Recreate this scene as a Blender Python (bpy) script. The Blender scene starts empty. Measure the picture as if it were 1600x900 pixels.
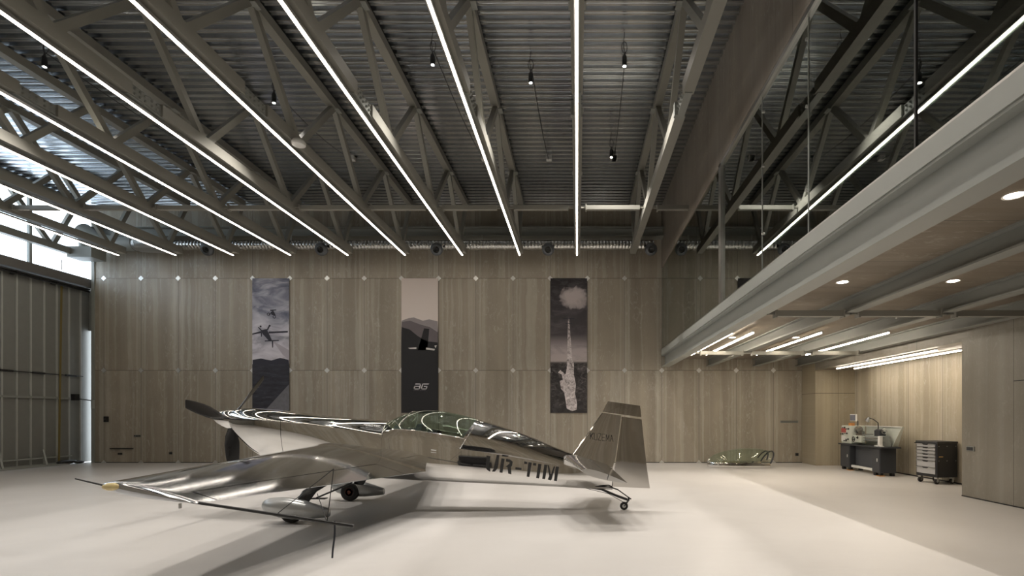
import bpy, math, random
from mathutils import Vector, Matrix
random.seed(7)
SC = bpy.context.scene
COL = SC.collection
F, CX, CY, CZ = 790.0, 902.0, 650.0, 1.508
D2R = math.pi/180

def at(px, py, d):
    """measured point of the place at depth d"""
    return Vector(((px-CX)/F*d, d, CZ-(py-CY)/F*d))

# ------------------------------------------------------------------ mesh builder
class MB:
    def __init__(s): s.v=[]; s.f=[]
    def add(s, vs, fs):
        o=len(s.v); s.v += [Vector(v) for v in vs]; s.f += [tuple(i+o for i in f) for f in fs]; return s
    def box(s, x0,x1,y0,y1,z0,z1):
        return s.add([(x0,y0,z0),(x1,y0,z0),(x1,y1,z0),(x0,y1,z0),(x0,y0,z1),(x1,y0,z1),(x1,y1,z1),(x0,y1,z1)],
            [(0,3,2,1),(4,5,6,7),(0,1,5,4),(1,2,6,5),(2,3,7,6),(3,0,4,7)])
    def bar(s, a, b, w, h, up=(0,0,1)):
        a=Vector(a); b=Vector(b); d=(b-a).normalized(); u=Vector(up)
        sd=d.cross(u)
        if sd.length<1e-4: sd=d.cross(Vector((1,0,0)))
        sd.normalize(); u=sd.cross(d).normalized()
        vs=[]
        for p in (a,b):
            for i,j in ((-1,-1),(1,-1),(1,1),(-1,1)): vs.append(p+sd*(w/2*i)+u*(h/2*j))
        return s.add(vs,[(0,1,2,3),(7,6,5,4),(0,4,5,1),(1,5,6,2),(2,6,7,3),(3,7,4,0)])
    def loft(s, rings, cap=True, closed=True):
        n=len(rings[0]); vs=[p for r in rings for p in r]; fs=[]
        for i in range(len(rings)-1):
            for j in range(n if closed else n-1):
                k=(j+1)%n
                fs.append((i*n+j,i*n+k,(i+1)*n+k,(i+1)*n+j))
        if cap and closed:
            fs.append(tuple(range(n-1,-1,-1))); fs.append(tuple((len(rings)-1)*n+j for j in range(n)))
        return s.add(vs,fs)
    def tube(s, pts, r, n=10, cap=True):
        pts=[Vector(p) for p in pts]; rings=[]
        rr = r if isinstance(r,(list,tuple)) else [r]*len(pts)
        ref=None
        for i,p in enumerate(pts):
            d=(pts[min(i+1,len(pts)-1)]-pts[max(i-1,0)]).normalized()
            if ref is None:
                ref=Vector((0,0,1)) if abs(d.z)<.9 else Vector((1,0,0))
            a=d.cross(ref).normalized(); b=a.cross(d).normalized(); ref=b
            rings.append([p+(a*math.cos(t)+b*math.sin(t))*rr[i] for t in [2*math.pi*k/n for k in range(n)]])
        return s.loft(rings,cap)
    def lathe(s, prof, o, axis, n=24, cap=True):
        """prof: (r, h) along axis from o"""
        o=Vector(o); ax=Vector(axis).normalized()
        ref=Vector((0,0,1)) if abs(ax.z)<.9 else Vector((1,0,0))
        a=ax.cross(ref).normalized(); b=ax.cross(a)
        rings=[[o+ax*h+(a*math.cos(t)+b*math.sin(t))*max(r,1e-4) for t in [2*math.pi*k/n for k in range(n)]] for r,h in prof]
        return s.loft(rings,cap)
    def prism(s, poly, off, ):
        """poly: list of 3D points, off: extrusion vector"""
        n=len(poly); off=Vector(off)
        vs=[Vector(p) for p in poly]+[Vector(p)+off for p in poly]
        fs=[tuple(range(n-1,-1,-1)),tuple(range(n,2*n))]+[(i,(i+1)%n,n+(i+1)%n,n+i) for i in range(n)]
        return s.add(vs,fs)
    def ellip(s, c, r, n=20, m=12):
        c=Vector(c); rings=[]
        for i in range(m+1):
            t=math.pi*i/m; rr=max(math.sin(t),1e-3)
            rings.append([c+Vector((r[0]*math.cos(t), r[1]*rr*math.cos(2*math.pi*k/n), r[2]*rr*math.sin(2*math.pi*k/n))) for k in range(n)])
        return s.loft(rings,True)
    def build(s, name, mat, parent=None, smooth=False, bevel=0, ang=35):
        me=bpy.data.meshes.new(name)
        off=parent_world(parent)
        me.from_pydata([tuple(v-off) for v in s.v],[],s.f); me.validate()
        import bmesh
        bm=bmesh.new(); bm.from_mesh(me); bmesh.ops.recalc_face_normals(bm,faces=bm.faces)
        bm.to_mesh(me); bm.free()
        if smooth:
            for p in me.polygons: p.use_smooth=True
            me.set_sharp_from_angle(angle=ang*D2R)
        me.materials.append(mat)
        o=bpy.data.objects.new(name,me); COL.objects.link(o)
        if parent: o.parent=parent
        if bevel:
            b=o.modifiers.new('bevel','BEVEL'); b.width=bevel; b.segments=2; b.limit_method='ANGLE'
        return o
def parent_world(p):
    v=Vector((0,0,0))
    while p is not None: v=v+p.location; p=p.parent
    return v
def empty(name, loc):
    o=bpy.data.objects.new(name,None); COL.objects.link(o); o.location=Vector(loc); o.empty_display_size=.2
    return o
def tag(o,label,cat,group=None,kind=None):
    o['label']=label; o['category']=cat
    if group: o['group']=group
    if kind: o['kind']=kind
    return o
def struct(o):
    o['kind']='structure'; return o
def thing(name,loc,label,cat,group=None): return tag(empty(name,loc),label,cat,group)
def copy_tree(o,parent=None):
    c=o.copy(); COL.objects.link(c)
    if parent: c.parent=parent
    for ch in list(o.children): copy_tree(ch,c)
    return c
ORD=['first','second','third','fourth','fifth','sixth','seventh','eighth','ninth','tenth','eleventh','twelfth','thirteenth','fourteenth','fifteenth','sixteenth','seventeenth','eighteenth','nineteenth','twentieth']

# ------------------------------------------------------------------ materials
class NT:
    def __init__(s,name):
        s.m=bpy.data.materials.new(name); s.m.use_nodes=True; s.t=s.m.node_tree
        s.b=s.t.nodes['Principled BSDF']; s.out=s.t.nodes['Material Output']
    def n(s,ty,**kw):
        nd=s.t.nodes.new(ty)
        for k,v in kw.items(): setattr(nd,k,v)
        return nd
    def l(s,a,b): s.t.links.new(a,b)
    def val(s,inp,v):
        if hasattr(v,'node'): s.l(v,inp)
        elif v is not None: inp.default_value=v
    def math(s,op,a,b=None,c=None):
        nd=s.n('ShaderNodeMath',operation=op)
        s.val(nd.inputs[0],a); s.val(nd.inputs[1],b); s.val(nd.inputs[2],c); return nd.outputs[0]
    def pos(s):
        tc=s.n('ShaderNodeNewGeometry'); sp=s.n('ShaderNodeSeparateXYZ'); s.l(tc.outputs['Position'],sp.inputs[0]); return sp.outputs
    def objpos(s):
        tc=s.n('ShaderNodeTexCoord'); sp=s.n('ShaderNodeSeparateXYZ'); s.l(tc.outputs['Object'],sp.inputs[0]); return sp.outputs
    def vec(s,x,y,z):
        c=s.n('ShaderNodeCombineXYZ'); s.val(c.inputs[0],x); s.val(c.inputs[1],y); s.val(c.inputs[2],z); return c.outputs[0]
    def noise(s,v,scale,detail=4,rough=.5,dist=0):
        nd=s.n('ShaderNodeTexNoise'); s.l(v,nd.inputs['Vector']); nd.inputs['Scale'].default_value=scale
        nd.inputs['Detail'].default_value=detail; nd.inputs['Roughness'].default_value=rough; nd.inputs['Distortion'].default_value=dist
        return nd.outputs['Fac']
    def ramp(s,f,stops,interp='LINEAR'):
        r=s.n('ShaderNodeValToRGB'); s.l(f,r.inputs[0]); e=r.color_ramp.elements; r.color_ramp.interpolation=interp
        while len(e)<len(stops): e.new(0.5)
        for el,(p,c) in zip(e,stops):
            el.position=p; el.color=(c[0],c[1],c[2],1) if isinstance(c,(tuple,list)) else (c,c,c,1)
        return r.outputs[0]
    def mix(s,f,a,b,blend='MIX'):
        m=s.n('ShaderNodeMix',data_type='RGBA',blend_type=blend)
        s.val(m.inputs[0],f)
        for i,v in ((6,a),(7,b)):
            if hasattr(v,'node'): s.l(v,m.inputs[i])
            else: m.inputs[i].default_value=(v[0],v[1],v[2],1)
        return m.outputs[2]
    def bump(s,h,strength=.3,dist=.01):
        b=s.n('ShaderNodeBump'); s.l(h,b.inputs['Height']); b.inputs['Strength'].default_value=strength; b.inputs['Distance'].default_value=dist
        s.l(b.outputs[0],s.b.inputs['Normal'])
    def base(s,c):
        if hasattr(c,'node'): s.l(c,s.b.inputs['Base Color'])
        else: s.b.inputs['Base Color'].default_value=(c[0],c[1],c[2],1)
    def set(s,rough=.5,metal=0,spec=.5):
        s.val(s.b.inputs['Roughness'],rough); s.b.inputs['Metallic'].default_value=metal
        s.b.inputs['Specular IOR Level'].default_value=spec
        return s
def srgb(r,g,b):
    f=lambda c:(c/255/12.92 if c/255<=.04045 else ((c/255+.055)/1.055)**2.4)
    return (f(r),f(g),f(b))
def simple(name,c,rough=.5,metal=0,spec=.5,var=.08,scale=6):
    t=NT(name); v=t.n('ShaderNodeTexCoord').outputs['Object']
    f=t.noise(v,scale,3)
    lo=tuple(x*(1-var) for x in c); hi=tuple(min(1,x*(1+var)) for x in c)
    t.base(t.mix(f,lo,hi)); t.set(rough,metal,spec); return t.m
def emit(name,c,st):
    t=NT(name); t.base(c); t.b.inputs['Emission Color'].default_value=(*c,1); t.b.inputs['Emission Strength'].default_value=st; return t.m

def board(name, horiz, c=(.345,.305,.243), pitch=1.2, off=2.726, rows=(2.98,5.95), streak=1.0, vert=2):
    """cement bonded board with vertical streaks, smears and thin dark joints"""
    t=NT(name); P=t.pos(); h=P[horiz]; z=P[vert]
    hh=t.math('DIVIDE',t.math('SUBTRACT',h,off),pitch)
    cell=t.math('FLOOR',hh); fr=t.math('SUBTRACT',hh,cell)
    other=t.math('MULTIPLY',t.math('FLOOR',t.math('DIVIDE',z,2.977)),7.31)
    # slow wobble so that the trowel bands are not ruler straight
    wb=t.math('MULTIPLY',t.math('SUBTRACT',t.noise(t.vec(h,other,t.math('MULTIPLY',z,1.0)),1.2,5,.6),.5),.16*streak)
    hw=t.math('ADD',h,wb)
    st=t.noise(t.vec(t.math('MULTIPLY',hw,2.6),t.math('ADD',t.math('MULTIPLY',cell,5.1),other),t.math('MULTIPLY',z,.06)),1.0,3,.5,.1)
    st2=t.noise(t.vec(t.math('MULTIPLY',hw,5.5),t.math('ADD',other,t.math('MULTIPLY',cell,3.3)),t.math('MULTIPLY',z,.10)),1.0,2,.5,0)
    big=t.noise(t.vec(h,other,t.math('MULTIPLY',z,.8)),1.1,6,.6,.4)
    fine=t.noise(t.vec(h,0.0,z),34,6,.75)
    wisp=t.noise(t.vec(t.math('MULTIPLY',h,7.0),other,t.math('MULTIPLY',z,2.6)),1.0,7,.72,2.2)
    mask=t.noise(t.vec(t.math('MULTIPLY',h,1.7),t.math('ADD',other,4.0),t.math('MULTIPLY',z,.5)),1.0,3,.5)
    col=t.ramp(st,[(.30,tuple(x*.84 for x in c)),(.5,c),(.72,tuple(min(1,x*1.16) for x in c))])
    pale=(c[0]*1.5,c[1]*1.62,c[2]*1.78)
    col=t.mix(t.math('MULTIPLY',t.ramp(st2,[(.54,0),(.59,.8),(.75,1)]),.46*streak),col,pale)
    col=t.mix(t.math('MULTIPLY',t.ramp(big,[(.35,1),(.62,0)]),.30),col,tuple(x*.66 for x in c))
    col=t.mix(t.math('MULTIPLY',t.ramp(fine,[(.45,0),(.75,1)]),.22),col,tuple(x*1.4 for x in c))
    wf=t.math('MULTIPLY',t.ramp(wisp,[(.54,0),(.63,1)]),t.ramp(mask,[(.38,0),(.56,1)]))
    col=t.mix(t.math('MULTIPLY',wf,.44*streak),col,(.55,.53,.48))
    ed=t.math('ABSOLUTE',t.math('SUBTRACT',fr,.5))
    wob=t.math('MULTIPLY',t.math('SUBTRACT',t.noise(t.vec(cell,other,t.math('MULTIPLY',z,.8)),2,4),.5),.05)
    edw=t.math('ADD',ed,wob)
    band=t.ramp(edw,[(.36,0),(.385,1),(.43,.25),(.5,.5)])
    col=t.mix(t.math('MULTIPLY',band,.42*streak),col,pale)
    jt=t.math('GREATER_THAN',ed,.5-.006/pitch)
    for r in rows:
        jt=t.math('MAXIMUM',jt,t.math('LESS_THAN',t.math('ABSOLUTE',t.math('SUBTRACT',z,r)),.0075))
    col=t.mix(t.math('MULTIPLY',jt,.7),col,(.04,.035,.028))
    t.base(col); t.set(t.math('ADD',t.math('MULTIPLY',st2,.25),.30),0,.5); t.bump(fine,.12,.003)
    return t.m

M={}
M['wall_x']=board('cement_board',0)
M['wall_y']=board('cement_board_side',1,off=15.4)
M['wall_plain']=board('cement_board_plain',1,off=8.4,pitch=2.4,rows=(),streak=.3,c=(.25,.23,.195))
M['niche']=board('cement_board_niche',1,off=15.3,pitch=1.2,rows=(),c=(.40,.35,.265))
M['niche_x']=board('cement_board_niche_end',0,off=7.95,pitch=1.2,rows=(2.2,),c=(.38,.33,.24),streak=.4)
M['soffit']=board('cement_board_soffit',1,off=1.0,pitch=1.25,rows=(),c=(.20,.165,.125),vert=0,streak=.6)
M['fascia']=board('cement_board_fascia',1,off=0.2,pitch=3.1,rows=(),c=(.26,.225,.185),streak=.7)
M['steel']=simple('painted_steel',(.27,.265,.235),.45,0,.4,.06,3)
M['steel_pale']=simple('pale_painted_steel',(.35,.365,.345),.4,0,.5,.05,3)
M['steel_mid']=simple('grey_painted_steel',(.27,.28,.26),.45,0,.45,.05,3)
M['white_strip']=emit('strip_diffuser',(1.0,.89,.76),18)
M['white_strip2']=emit('short_strip_diffuser',(1.0,.88,.72),42)
M['niche_strip']=emit('niche_strip_diffuser',(1.0,.88,.72),20)
M['lamp']=emit('lamp_glow',(1.0,.88,.74),30)
M['spot']=emit('spot_glow',(1.0,.92,.82),400)
M['black']=simple('black_plastic',(.012,.012,.013),.45)
M['rubber']=simple('black_rubber',(.02,.018,.017),.75)
M['alu']=simple('anodised_aluminium',(.55,.55,.54),.3,1)
M['white']=simple('white_plastic',(.72,.72,.70),.45)
M['diamond']=simple('polished_plate',(.72,.72,.70),.42,.9,.5,.1)
M['carbon']=simple('black_composite',(.014,.014,.015),.25)
M['darkgrey']=simple('dark_grey_paint',(.035,.038,.045),.35)
M['ink']=simple('black_lettering',(.02,.02,.02),.5)
def floor_mat():
    t=NT('pale_resin_floor'); P=t.pos(); v=t.vec(P[0],P[1],0.0)
    a=t.noise(v,.35,5,.55,.6); b=t.noise(t.vec(P[0],t.math('MULTIPLY',P[1],3.0),0.0),1.1,5,.6,.8)
    col=t.ramp(a,[(.3,(.57,.55,.53)),(.7,(.66,.64,.62))])
    col=t.mix(t.math('MULTIPLY',t.ramp(b,[(.4,0),(.75,1)]),.3),col,(.69,.675,.655))
    t.base(col); t.set(t.math('ADD',t.math('MULTIPLY',b,.12),.30),0,.4); return t.m
M['floor']=floor_mat()
def deck_mat():
    t=NT('galvanised_deck'); P=t.pos()
    sp=t.n('ShaderNodeTexVoronoi'); t.l(t.vec(P[0],P[1],P[2]),sp.inputs['Vector']); sp.inputs['Scale'].default_value=9
    big=t.noise(t.vec(P[0],P[1],0.0),.8,4,.6)
    col=t.mix(t.math('MULTIPLY',sp.outputs['Distance'],.5),(.70,.73,.76),(.52,.55,.58))
    col=t.mix(t.math('MULTIPLY',big,.5),col,(.5,.52,.55))
    t.base(col); t.set(t.math('ADD',t.math('MULTIPLY',big,.22),.10),1.0,.5); return t.m
M['deck']=deck_mat()
def chrome(name,c=(.80,.79,.77),rough=.035,sc=3,b=.02):
    t=NT(name); v=t.n('ShaderNodeTexCoord').outputs['Object']; f=t.noise(v,sc,3)
    t.base(t.mix(f,tuple(x*.95 for x in c),c)); t.set(t.math('ADD',t.math('MULTIPLY',f,rough*.6),rough*.6),1)
    if b: t.bump(f,b,.02)
    return t.m
M['chrome']=chrome('mirror_chrome',b=.006)
M['wingskin']=chrome('polished_wing_skin',(.60,.62,.65),.11,3,.006)
M['finskin']=chrome('polished_fin_skin',(.62,.60,.57),.045,2,.01)
M['tailskin']=chrome('polished_tail_skin',(.86,.86,.86),.20,3,.004)
M['silver']=simple('silver_paint',(.42,.43,.43),.30,.55,.5,.03)
def glass_mat(name,tint,f0,refl=(1,1,1),rough=0.0,power=5.0):
    t=NT(name); t.t.nodes.remove(t.b)
    lw=t.n('ShaderNodeLayerWeight'); lw.inputs['Blend'].default_value=.5
    fac=t.math('ADD',t.math('MULTIPLY',t.math('POWER',lw.outputs['Facing'],power),1-f0),f0)
    tr=t.n('ShaderNodeBsdfTransparent'); tr.inputs[0].default_value=(*tint,1)
    gl=t.n('ShaderNodeBsdfGlossy'); gl.inputs['Color'].default_value=(*refl,1); gl.inputs['Roughness'].default_value=rough
    mx=t.n('ShaderNodeMixShader'); t.l(fac,mx.inputs[0]); t.l(tr.outputs[0],mx.inputs[1]); t.l(gl.outputs[0],mx.inputs[2])
    t.l(mx.outputs[0],t.out.inputs[0]); return t.m
M['glazing']=glass_mat('mezzanine_glass',(.45,.50,.47),.22,(.90,.93,.91),0,2.2)
M['window']=glass_mat('clear_window_glass',(.93,.96,.98),.03)
M['canopy']=glass_mat('smoked_canopy',(.62,.71,.65),.09,(.95,1,.96))
M['canopy2']=glass_mat('green_canopy',(.86,.93,.87),.06)

# ------------------------------------------------------------------ dimensions
YB=16.315         # back wall face
YR=-0.45          # wall behind the camera
XL=-16.0          # hangar door
XG=2.726          # mezzanine glass / edge
XR=7.25           # right wall under mezzanine
ZD=8.28           # roof deck underside

# ---- floor, walls
struct(MB().box(-19,10,YR-.3,19,-.2,0).build('floor',M['floor']))
struct(MB().box(-15.6,8.6,YB,YB+.25,0,ZD+.3).build('wall_back',M['wall_x']))
struct(MB().box(-17,8.8,YR-.25,YR,0,ZD+.3).build('wall_rear',M['wall_x']))
m=MB()
m.box(XR,XR+.2,YR,9.53,0,3.34)            # solid wall nearer than the niche
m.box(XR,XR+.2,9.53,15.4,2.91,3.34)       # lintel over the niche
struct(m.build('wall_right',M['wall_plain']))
struct(MB().box(8.45,8.65,9.3,15.6,0,2.91).build('wall_right_niche',M['niche']))
m=MB().box(XR,8.45,15.4,YB,0,3.34)
struct(m.build('wall_back_niche',M['niche_x']))
struct(MB().box(XR+.2,8.45,9.33,9.53,0,2.91).build('wall_front_niche',M['niche_x']))
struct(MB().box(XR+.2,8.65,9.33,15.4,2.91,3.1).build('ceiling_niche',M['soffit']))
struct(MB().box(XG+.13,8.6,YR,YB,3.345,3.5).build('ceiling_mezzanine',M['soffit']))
struct(MB().box(8.3,8.5,YR,YB,3.5,ZD).build('wall_mezzanine',M['wall_y']))
struct(MB().box(XG,XG+.16,YR,YB,6.3,ZD+.1).build('wall_fascia',M['fascia']))
struct(MB().box(XR-.003,XR,YR,8.4,2.083,2.097).build('trim_3',M['ink']))
# dark joints of baseboards
struct(MB().box(-15.6,XR,YB-.008,YB,0,.02).build('baseboard_back',M['black']))
struct(MB().box(XR-.008,XR,YR,9.53,0,.02).build('baseboard_right',M['black']))
struct(MB().box(8.442,8.45,9.53,15.4,0,.03).build('baseboard_niche',M['black']))
# ---- corrugated roof deck
m=MB(); p=.2; y=YR-.1; prof=[]
while y<YB+.2:
    prof+= [(y,ZD),(y+.036,ZD),(y+.042,ZD+.012),(y+.054,ZD+.012),(y+.060,ZD),(y+.096,ZD),(y+.118,ZD+.08),(y+.150,ZD+.08),(y+.178,ZD+.08)]
    y+=p
a=[(-16.3,yy,zz) for yy,zz in prof]; b=[(8.5,yy,zz) for yy,zz in prof]
n=len(prof); m.add(a+b,[(i,i+1,n+i+1,n+i) for i in range(n-1)])
struct(m.build('ceiling',M['deck']))
struct(MB().box(-16.6,8.9,YR-.3,YB+.4,ZD+.14,ZD+.3).build('ceiling_roof_slab',M['steel']))
# ring beam along the back wall
m=MB()
m.box(-15.6,XG,15.95,16.3,7.46,7.49); m.box(-15.6,XG,15.95,16.3,7.19,7.22); m.box(-15.6,XG,16.1,16.13,7.22,7.46)
tag(m.build('ring_beam',M['steel_mid']),'grey steel beam running along the top of the back wall above the spiral duct','steel beam')

# ------------------------------------------------------------------ hangar door on the left
m=MB()
yy=16.62
ribs=[]
y0=YR-.2
m.box(XL-.08,XL,y0,16.66,.02,5.62)
door=m.build('door_1',simple('sandwich_panel',(.26,.265,.25),.4,.25)); struct(door)
m=MB(); yy=16.27
while yy>0:
    m.box(XL,XL+.035,yy-.02,yy+.02,.05,5.6); yy-=.372
m.build('panel_rib',simple('rib_metal',(.50,.51,.49),.4,.3),door)
MB().box(XL-.12,XL+.28,y0,16.45,5.66,5.92).build('top_beam',simple('dark_door_beam',(.12,.115,.105),.5),door)
m=MB().box(XL-.02,XL+.3,y0,16.3,5.56,5.60); m.tube([(XL+.22,y0,5.52),(XL+.22,16.35,5.52)],.025)
for k in range(14): m.box(XL+.05,XL+.25,1+k*1.1,1.06+k*1.1,5.50,5.62)
m.build('top_track',M['black'],door)
m=MB().tube([(XL+.06,y0,2.78),(XL+.06,16.3,2.78)],.014)
for y_ in (14.1,14.95,15.9): m.tube([(XL+.06,y_-.15,2.78),(XL+.06,y_+.18,2.78)],.03)
m.build('locking_rod',M['black'],door)
MB().box(XL+.01,XL+.07,y0,16.0,2.03,2.09).box(XL+.01,XL+.03,16.0,16.5,2.04,2.06).build('cross_rail',M['steel_mid'],door)
m=MB().box(XL+.02,XL+.10,y0,16.1,.02,.08); m.box(XL+.08,XL+.12,y0,15.9,.24,.28)
for y_ in (13.9,15.05,12.6): m.bar((XL+.1,y_,.5),(XL+.32,y_-.1,.06),.04,.04)
m.box(XL+.28,XL+.34,y0,15.6,.01,.06)
m.build('bottom_frame',M['steel_pale'],door)
m=MB().bar((XL+.14,15.55,5.5),(XL+.16,15.45,.12),.05,.02,(0,1,0)); m.build('pull_strap',simple('ochre_strap',(.22,.17,.06),.7),door)
m=MB().box(XL+.08,XL+.2,15.9,16.05,2.0,2.2); m.bar((XL+.1,16.0,2.06),(-15.62,16.31,2.0),.03,.03); m.build('latch',M['black'],door)
m=MB().ellip((XL+.25,15.6,.09),(.12,.3,.07)); m.ellip((XL+.28,15.95,.06),(.1,.16,.05)); m.build('floor_bolt_cover',M['black'],door,True)
struct(MB().box(XL-.1,-15.6,16.56,16.62,4.3,5.95).box(-15.86,-15.58,16.57,16.62,0,4.3).build('trim_2_light_block',M['steel_mid']))  # jamb trim; hidden lower box added to block daylight through the gap
# metal edge strip of back wall
struct(MB().box(-15.66,-15.56,YB-.03,YB+.2,0,ZD).build('trim_1',M['steel_mid']))
m=MB().box(-15.60,-15.54,YB-.1,YB-.03,1.75,2.02); tag(m.build('door_keeper',M['steel_pale']),'small pale metal latch keeper on the back wall edge next to the hangar door','door keeper')
# window over the door
win=empty('window_1',(XL,8,5.95)); struct(win)
m=MB(); m.box(XL-.05,XL+.03,YR,17.3,5.93,5.99); m.box(XL-.05,XL+.03,YR,17.3,ZD-.1,ZD)
m.box(XL-.05,XL+.03,17.25,17.3,5.93,ZD)
for y_ in (14.78,12.3,9.8,7.3,4.8,2.3): m.box(XL-.05,XL+.03,y_-.04,y_+.04,5.95,ZD)
m.build('window_frame',M['steel_mid'],win)
MB().box(XL-.015,XL-.005,YR,17.25,5.99,ZD-.1).build('glass_pane',M['window'],win)
# loop handle on the door beam
tag(MB().tube([(-15.6,15.3,5.93),(-15.6,15.3,6.2),(-15.5,15.2,6.2),(-15.5,15.2,5.93)],.012).build('wire_loop',M['alu']),'small wire loop standing on the hangar door beam','wire loop')

# ------------------------------------------------------------------ roof trusses and light strips
ZC=6.508
def make_truss():
    r=empty('roof_truss',(0,8,ZC))
    w=.17; bc=MB()
    bc.box(-w/2,w/2,YR+.02,7.86,ZC,ZC+.2); bc.box(-w/2,w/2,8.44,15.6,ZC,ZC+.2)
    b=bc.build('bottom_chord',M['steel'],r)
    s=MB().box(-.045,.045,7.86,8.44,ZC+.02,ZC+.18); s.box(-.06,.06,7.8,8.5,ZC-.012,ZC)
    for sx in (-1,1):
        for i in range(5):
            for j in range(2):
                y_=7.94+i*.1+(0 if i<3 else .02); z_=ZC+.06+j*.08
                s.lathe([(.02,0),(.02,.022),(.012,.022),(.012,.035)],(sx*.045,y_,z_),(sx,0,0),6)
    s.box(-.11,-.05,8.36,8.46,ZC-.02,ZC+.2)
    s.build('splice_plate',M['steel_mid'],b)
    tc=MB().box(-.08,.08,YR+.02,15.9,ZD-.185,ZD-.02)
    tc.build('top_chord',M['steel'],r)
    bn=[-1.7+2.8*i for i in range(7)]; tn=[-.3+2.8*i for i in range(6)]
    for i in range(6):
        y_t=tn[i]
        for (ya,sg) in ((bn[i],1),(bn[i+1],-1)):
            if ya<YR: 
                # cut at rear wall
                tt=(YR+.1-ya)/(y_t-ya); p0=(0,YR+.1,ZC+.18+tt*(ZD-.18-ZC-.18))
            else: p0=(0,ya+sg*.06,ZC+.18)
            MB().bar(p0,(0,y_t-sg*.06,ZD-.17),.12,.10,(1,0,0)).build('diagonal',M['steel'],r)
    MB().bar((0,15.1+.06,ZC+.18),(0,15.85,ZD-.17),.12,.1,(1,0,0)).build('diagonal',M['steel'],r)
    for y_t in tn[1:]:
        MB().box(-.14,.14,y_t-.09,y_t+.09,ZD-.20,ZD-.185).build('node_plate',M['steel_mid'],r)
    return r
proto=make_truss()
for k in range(11):
    i=k-9      # -9..1
    o=proto if k==0 else copy_tree(proto)
    o.location.x=1.75*i+(0.03 if i==-9 else 0)- (0.03 if i==1 else 0)
    if i==1: lab='olive grey steel roof truss nearest the mezzanine, the one without a light strip'
    elif i==-9: lab='steel roof truss beside the clerestory window above the hangar door, without light strip'
    elif i==0: lab='steel roof truss carrying the upright light strip straight ahead, second from mezzanine'
    else: lab='olive grey steel roof truss with lit strip beneath, %s truss counted from the mezzanine'%ORD[1-i]
    tag(o,lab,'roof truss','parallel steel roof trusses')
def make_strip():
    r=empty('light_strip',(0,8,ZC-.14))
    m=MB().box(-.035,.035,YR+.3,15.42,ZC-.09,ZC-.045)
    for y_ in (1,4,7,10,13,15): m.tube([(0,y_,ZC-.05),(0,y_,ZC+.01)],.006,6)
    m.build('housing',M['alu'],r)
    MB().box(-.017,.017,YR+.3,15.44,ZC-.102,ZC-.09).build('diffuser',M['white_strip'],r)
    return r
ps=make_strip()
for k in range(9):
    i=-k; o=ps if k==0 else copy_tree(ps); o.location.x=1.75*i-.01
    tag(o,'long warm white light strip under a truss, %s strip counted from the mezzanine'%ORD[k],'light strip','light strips under the roof trusses')
# cross bracing tubes
for k in range(11):
    x0=1.75*(k-9); x1=x0+1.75 if k<10 else XG
    m=MB().box(x0+.22,x1-(.22 if k<10 else 0),12.35,12.45,6.56,6.66)
    m.box(x0+.085,x0+.22,12.375,12.425,6.60,6.63)
    if k<10: m.box(x1-.22,x1-.085,12.375,12.425,6.60,6.63)
    m.box(x0+.20,x0+.23,12.33,12.47,6.54,6.68)
    tag(m.build('bracing_tube',M['steel']),'horizontal steel bracing tube between roof trusses, %s bay counted from the mezzanine'%ORD[10-k],'bracing tube','bracing tubes between trusses')
# round plate under truss chord
m=MB().lathe([(.11,0),(.12,.02),(.12,.05),(.10,.085)],(-5.07,9.2,ZC-.075),(0,0,1),28)
tag(m.build('access_point',M['white'],None,True),'round white wireless access point under the fourth lit truss','access point')

# pendant spots
SP=[(-.866,9.4,'hanging just beside the upright central light strip'),(.836,8.95,'between central strip and unlit truss, nearer of the pair'),(.815,12.1,'over the far part of the bay beside the unlit truss'),
    (-2.55,8.92,'in the bay two strips over from the mezzanine'),(-6.0,10.0,'hanging above the fourth light strip bay'),(-9.45,8.97,'in the bay nearest the hangar door corner')]
SPW=430
SP+=[(-6.0,4.6,'added out of view for floor light, over the near wing'),(-2.55,4.4,'added out of view for floor light, over the open floor'),(.836,4.6,'added out of view for floor light, beside the unlit truss')]  # extra unseen lamps, added above the view to light the floor
for i,(x,y,t_) in enumerate(SP):
    r=thing('pendant_spotlight',(x,y,7.7),'small black pendant spotlight '+t_,'spotlight','black pendant spotlights')
    MB().lathe([(.03,0),(.042,.01),(.042,.16),(.02,.2),(.012,.24)],(x,y,7.7),(0,0,1),16).build('lamp_body',M['black'],r,True)
    MB().lathe([(.001,-.006),(.022,-.004),(.026,.004)],(x,y,7.7),(0,0,1),14).build('bulb',M['spot'],r)
    L_=bpy.data.lights.new('lamp_light','SPOT'); L_.energy=SPW; L_.color=(1,.935,.86); L_.spot_size=100*D2R; L_.spot_blend=.55; L_.shadow_soft_size=.03
    lo_=bpy.data.objects.new('lamp_light',L_); COL.objects.link(lo_); lo_.parent=r; lo_.location=(0,0,-.02)
    m=MB(); m.tube([(x,y,7.94),(x-.02,y,8.1),(x,y,ZD)],.006,6)
    m.tube([(x,y,7.9)]+[(x-.05*math.cos(t),y+.02,8.05+.1*math.sin(t)) for t in [k*math.pi/6 for k in range(-3,10)]],.006,6)
    L=13.17
    pts=[(x+.02,y,7.95)]
    for k in range(1,13 if y>6 else 1):
        s=k/12; pts.append((x+.02+.1*s, y+(L-y)*s, 7.95+(ZD-.1-7.95)*s-.12*math.sin(math.pi*s)))
    if y>6: m.tube(pts,.008,6)
    m.build('cable',M['black'],r)
    if y>6: MB().box(x+.06,x+.2,13.1,13.24,ZD-.11,ZD-.005).build('junction_box',M['white'],r)

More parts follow.
